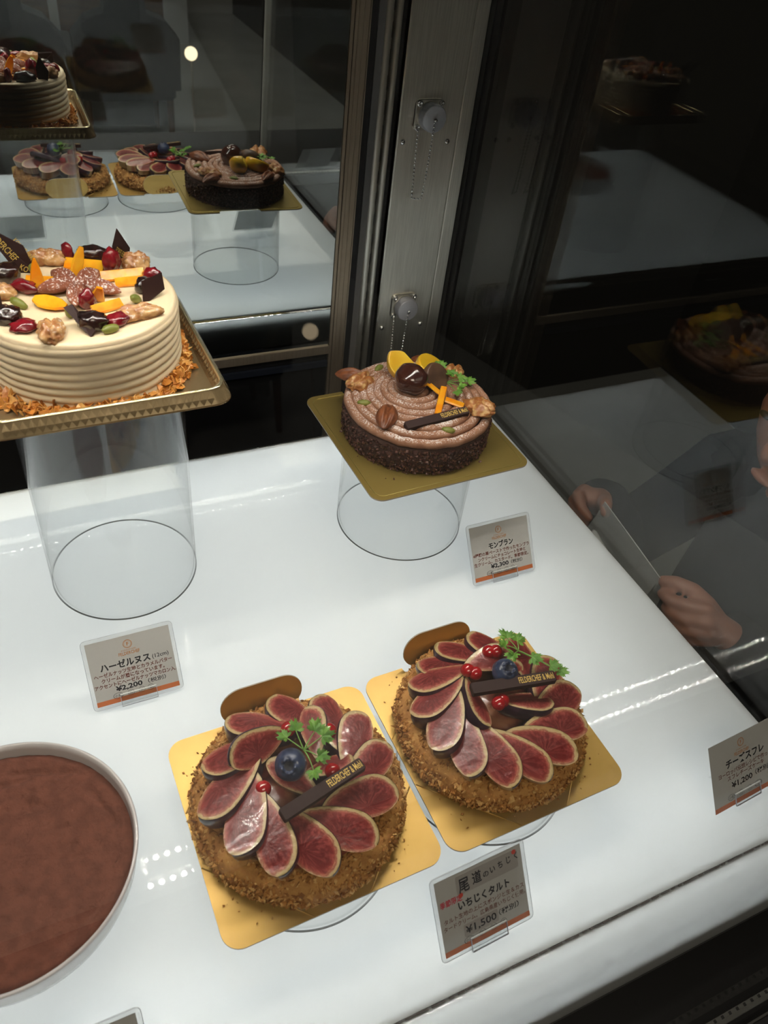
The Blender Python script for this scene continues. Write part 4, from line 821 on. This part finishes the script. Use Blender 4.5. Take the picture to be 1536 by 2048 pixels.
# ================================================================== person beyond the end glass, seen through it
def skin_body():
    """one continuous body: overlapping tapered limbs fused by a voxel remesh"""
    b = B()
    def limb(pts, rad, n=14):
        P_ = [Vector(p) for p in pts]
        fine = []; rr = []
        for i in range(len(P_)-1):
            k = max(2, int((P_[i+1]-P_[i]).length/.5))
            for j in range(k): fine.append(P_[i].lerp(P_[i+1], j/k)); rr.append(rad[i]+(rad[i+1]-rad[i])*j/k)
        fine.append(P_[-1]); rr.append(rad[-1]); b.tube(fine, rr, n)
        for p, r in ((P_[0], rad[0]), (P_[-1], rad[-1])): b.ico(p, r, 2)
        for p, r in zip(P_[1:-1], rad[1:-1]): b.ico(p, r*.99, 2)
    hd = Vector((25.3, -23.6, 9.3))
    b.ico(hd, (8.2, 7.2, 9.6), 3, fn=lambda p: Vector((p.x*(1-.12*max(0, -p.z)), p.y*(1-.2*max(0, -p.z)), p.z)))
    b.ico(hd+Vector((-8.4, 0, -1.6)), (1.2, 1.0, 1.5), 2); b.ico(hd+Vector((-7.2, 0, -5.2)), (.9, 2.0, .5), 2)
    for s_ in (-1, 1): b.ico(hd+Vector((.5, s_*7.2, -.8)), (1.3, .6, 2.1), 2)
    limb([hd+Vector((2, 0, -7)), hd+Vector((4, 0, -15))], [3.8, 4.2])
    base = hd+Vector((5, 0, -14)); limb([base, base+Vector((1.5, 0, -14)), base+Vector((1, 0, -34))], [6.5, 9.5, 9.0], 20)
    for s_ in (-1, 1):
        limb([base+Vector((0, s_*2, 0)), base+Vector((.5, s_*12, -2.5))], [5, 4])
        limb([base+Vector((1, s_*4, -33)), base+Vector((1, s_*5.5, -52)), base+Vector((2, s_*5.5, -72))], [6.2, 4.2, 2.8]); limb([base+Vector((2, s_*5.5, -72)), base+Vector((1.5, s_*5.5, -76.5)), base+Vector((-7, s_*6, -77.5))], [2.8, 2.6, 1.9])
    # arms and hands: (shoulder side, wrist, knuckle row direction, ...)
    for s_, wr, pal, thumb, fing in (
        (1, (9.0, -13.2, -5.5), (4.6, -14.6, -1.9), [(5.6, -15.6, -2.2), (4.6, -16.9, -.6), (3.6, -18.0, .15), (3.1, -18.9, -.35)],
         [[(4.3, -13.2, -1.7), (2.6, -14.1, -1.3), (2.0, -15.9, -1.8), (2.4, -17.2, -2.4)], [(4.2, -13.0, -2.7), (2.5, -13.8, -2.5), (1.95, -15.7, -2.9), (2.4, -17.0, -3.5)], [(4.3, -13.1, -3.6), (2.6, -13.8, -3.7), (2.1, -15.4, -4.1), (2.5, -16.5, -4.7)], [(4.7, -13.4, -4.5), (3.1, -14.0, -4.8), (2.6, -15.2, -5.2), (2.9, -16.1, -5.7)]]),
        (-1, (9.5, -37.0, -5.5), (5.2, -33.6, -1.7), [(5.6, -32.4, -.9), (4.9, -30.5, -.25), (3.9, -28.7, -.45), (3.4, -27.5, -1.2)],
         [[(4.6, -33.2, -.5), (3.0, -31.6, -.9), (2.5, -29.8, -1.5), (2.9, -28.5, -2.2)], [(4.4, -34.2, -1.5), (2.8, -32.7, -2.0), (2.3, -31.0, -2.6), (2.8, -29.8, -3.2)], [(4.5, -34.8, -2.5), (2.9, -33.5, -3.1), (2.4, -32.0, -3.7), (2.9, -30.9, -4.3)], [(4.8, -35.0, -3.5), (3.3, -33.9, -4.2), (2.8, -32.7, -4.8), (3.2, -31.8, -5.3)]])):
        sh = base+Vector((.5, s_*12, -2.5)); el = Vector((19, (-9 if s_ > 0 else -40), -19))
        limb([sh, el, wr], [3.6, 3.0, 2.1]); wr = Vector(wr); pal = Vector(pal)
        limb([wr, wr.lerp(pal, .5), pal], [2.0, 1.9, 1.4])
        for f in fing:
            limb([pal.lerp(wr, .45), f[0]], [1.2, .95], 10); limb(f, [.92, .84, .78, .62], 10)
        limb([pal.lerp(wr, .5)]+thumb, [1.3, 1.1, .95, .85, .68], 10)
    return b
def near_glass(p):
    x, y, z = p; c = -16.2 if y > -22 else -31.0; return (3.4+(x-2.4)*.82, c+(y-(-16 if y > -22 else -31.5))*.82, -1.9+(z+1.5)*.82)
b = skin_body()
for q in range(len(b.v)):
    if b.v[q][0] < 11 and b.v[q][2] > -8: b.v[q] = near_glass(b.v[q])
t = thing('person', 'person with dark shirt beyond the end glass holding a clear packet in both hands', 'person', (26, -23, -90))
o = obj('body', b, 'skinp', t); o.location = (-26*S, 23*S, 90*S)
md = o.modifiers.new('r', 'REMESH'); md.mode = 'VOXEL'; md.voxel_size = .22*S; md.use_smooth_shade = True
md = o.modifiers.new('s', 'SMOOTH'); md.iterations = 4; md.factor = .5
bpy.context.view_layer.update()
me = bpy.data.meshes.new_from_object(o.evaluated_get(bpy.context.evaluated_depsgraph_get())); o.modifiers.clear(); o.data = me
hd = Vector((25.3, -23.6, 9.3))
hb = B().ico((0, 0, 0), (8.9, 7.9, 9.9), 4, fn=lambda p: Vector((p.x*(1+.03*nz(p.x*4, p.y*9, p.z)), p.y, max(p.z, -.55) if p.x > 0 else max(p.z, .38-.3*p.x*0+.25*p.x))))
h = obj('hair', hb, 'hair', t); h.location = ((hd.x+1.0-26)*S, (hd.y+23)*S, (hd.z+1.2+90)*S)
for s_ in (-1, 1):
    e = obj('eye', B().ico((0, 0, 0), (.4, .9, .35), 2), 'hair', t); e.location = ((hd.x-7.55-26)*S, (hd.y+s_*2.9+23)*S, (hd.z+90.6)*S)
sb = B(); base = hd+Vector((5, 0, -14))
def sleeve(p, r, n=20):
    sb.tube(p, r, n)
prof_ = [(6.0, 3), (8.2, 0), (10.2, -6), (10.8, -16), (10.6, -30), (10.9, -40)]
sb.lathe([(r, z) for r, z in prof_][::-1], 40, 0, XF(base+Vector((.8, 0, 0))))
for s_ in (-1, 1):
    sh = base+Vector((.5, s_*12, -2.5)); el = Vector((19, (-9 if s_ > 0 else -40), -19)); wr = Vector(near_glass((9.0, -13.2, -5.5) if s_ > 0 else (9.5, -37.0, -5.5)))
    sleeve([base+Vector((.5, s_*4, -1)), sh], [6.0, 5.2]); sleeve([sh, sh.lerp(el, .5), el], [5.2, 4.6, 4.2]); sleeve([el, el.lerp(wr, .5), wr, wr.lerp(Vector(near_glass((4.6, -14.6, -1.9) if s_ > 0 else (5.2, -33.6, -1.7))), .5)], [4.2, 3.7, 2.9, 2.6]); sb.ico(el, 4.25, 2); sb.ico(sh, 5.2, 2)
s2 = obj('shirt', sb, 'shirt', t); s2.location = (-26*S, 23*S, 90*S)
tb = B()
for s_ in (-1, 1): tb.tube([base+Vector((1, s_*4.2, -33)), base+Vector((1, s_*5.5, -52)), base+Vector((2, s_*5.5, -74))], [7.4, 5.4, 4.4], 20)
tb.ico(base+Vector((1, 0, -36)), (10.4, 10.6, 6), 3); s2 = obj('trousers', tb, 'fabric', t); s2.location = (-26*S, 23*S, 90*S)
# clear packet stretched between the hands: thin film with a toothed end, bent over at the top
b = B(); K = 22; v = []
A = Vector((3.9, -18.0, .1)); Cc = Vector((3.8, -27.6, -1.3))
for i in range(K+1):
    u = i/K; p = A.lerp(Cc, u); tz_ = (.18*(1 if i % 2 else 0) if i > K-1 else 0)
    for j in range(5):
        q = j/4; v.append((p.x-.25*math.sin(q*2.5)+.06*nz(u*5, q*3)-.9*q*q, p.y+.1*nz(u*3, q*2, 4), p.z-3.3*q+.12*nz(u*4, q)))
b.add(v, [(i*5+j, i*5+j+1, (i+1)*5+j+1, (i+1)*5+j) for i in range(K) for j in range(4)])
kk = len(v); b.add([(x-.05, y, z-.02) for x, y, z in v], [(i*5+j, (i+1)*5+j, (i+1)*5+j+1, i*5+j+1) for i in range(K) for j in range(4)])
t = thing('clear_packet', 'clear plastic packet held in two hands beyond the end glass', 'packet', (3, -23.8, -2)); o = obj('film', b, 'film', t); o.location = (-3*S, 23.8*S, 2*S)
rb = B(); rb.tube([(3.0, -18.6, -3.0), (2.7, -19.2, -2.75), (2.7, -20.6, -3.2), (2.75, -22.0, -3.6), (3.0, -22.4, -4.1)], [.1, .3, .34, .3, .1], 10)
o = obj('folded_edge', rb, 'paperback', t, 'pale folded edge'); o.location = (-3*S, 23.8*S, 2*S)
rb = B(); rb.tube([(3.9, -18.0, .12), (3.9, -22.6, -.55), (3.85, -27.6, -1.28)], .05, 6); o = obj('film_edge', rb, 'paperback', t); o.location = (-3*S, 23.8*S, 2*S)
tb = B(); e0 = Cc
for i in range(14):
    z = e0.z-3.3*i/14; tb.add([(e0.x-.1, e0.y, z), (e0.x-.1, e0.y, z-.235), (e0.x-.1, e0.y-.28, z-.12), (e0.x-.15, e0.y, z), (e0.x-.15, e0.y, z-.235), (e0.x-.15, e0.y-.28, z-.12)], [(0, 1, 2), (5, 4, 3)], 0, False)
o = obj('toothed_edge', tb, 'film', t); o.location = (-3*S, 23.8*S, 2*S)

# ================================================================== the shop in front of the case, seen in the mirror
def chair(x, y, rz, label):
    t = thing('armchair', label, 'chair', (x, y, -90), rz, 'dark chairs across the shop')
    b = B().prism(rrect(46, 44, 9, 5), 24, 34, 0, ch=3); obj('seat', b, 'fabric', t)
    T = Matrix.Translation((0, 21, 30)) @ Matrix.Rotation(PI/2-.12, 4, 'X'); pts = [(-23, 0), (23, 0), (23, 22), (17, 29), (9, 32), (8, 40), (-8, 40), (-9, 32), (-17, 29), (-23, 22)]
    obj('backrest', B().prism(pts, -5, 5, 0, T=T, ch=2), 'fabric', t)
    for sx in (-1, 1):
        obj('armrest', B().prism(rrect(5, 40, 2.2, 4, sx*22), 34, 44, 0, ch=2), 'fabric', t)
        for sy in (-1, 1): obj('leg', B().lathe([(1.2, 0), (1.8, 24)], 12, 0, XF((sx*19, sy*18, 0))), 'wood', t)
t = thing('counter', 'pale counter across the shop in front of the case', 'counter', (40, -560, -90))
obj('counter_front', B().box(-160, 60, -20, 20, 0, 62), 'pale', t); obj('counter_top', B().box(-163, 63, -24, 24, 62, 66), 'wall', t)
chair(-29, -345, 0, 'dark armchair across the shop, left of the pale column'); chair(21, -345, 0, 'dark armchair across the shop, right of the pale column')
t = thing('wood_panel', 'brown wooden wall panel behind the dark armchairs', 'panel', (-3, -375, -90)); obj('panel_board', B().box(-55, 52, -3, 3, 14, 66), 'wood', t); obj('pale_column', B().box(-2, 2, 3, 6, 14, 72), 'pale', t); obj('plinth', B().box(-55, 52, -8, 8, 0, 14), 'pale', t)
t = thing('glint_lamp', 'small glowing globe added for a lamp reflection across the shop', 'lamp', (45, -300, -90))  # glowing globe added in place of a lamp's reflection in the mirror
obj('glint_stand', B().lathe([(.01, 0), (6, 0), (6, 1), (.4, 2), (.4, 47)], 24), 'wall', t); obj('glint_globe', B().ico((0, 0, 49.6), 2.8, 3), 'glintglow', t)
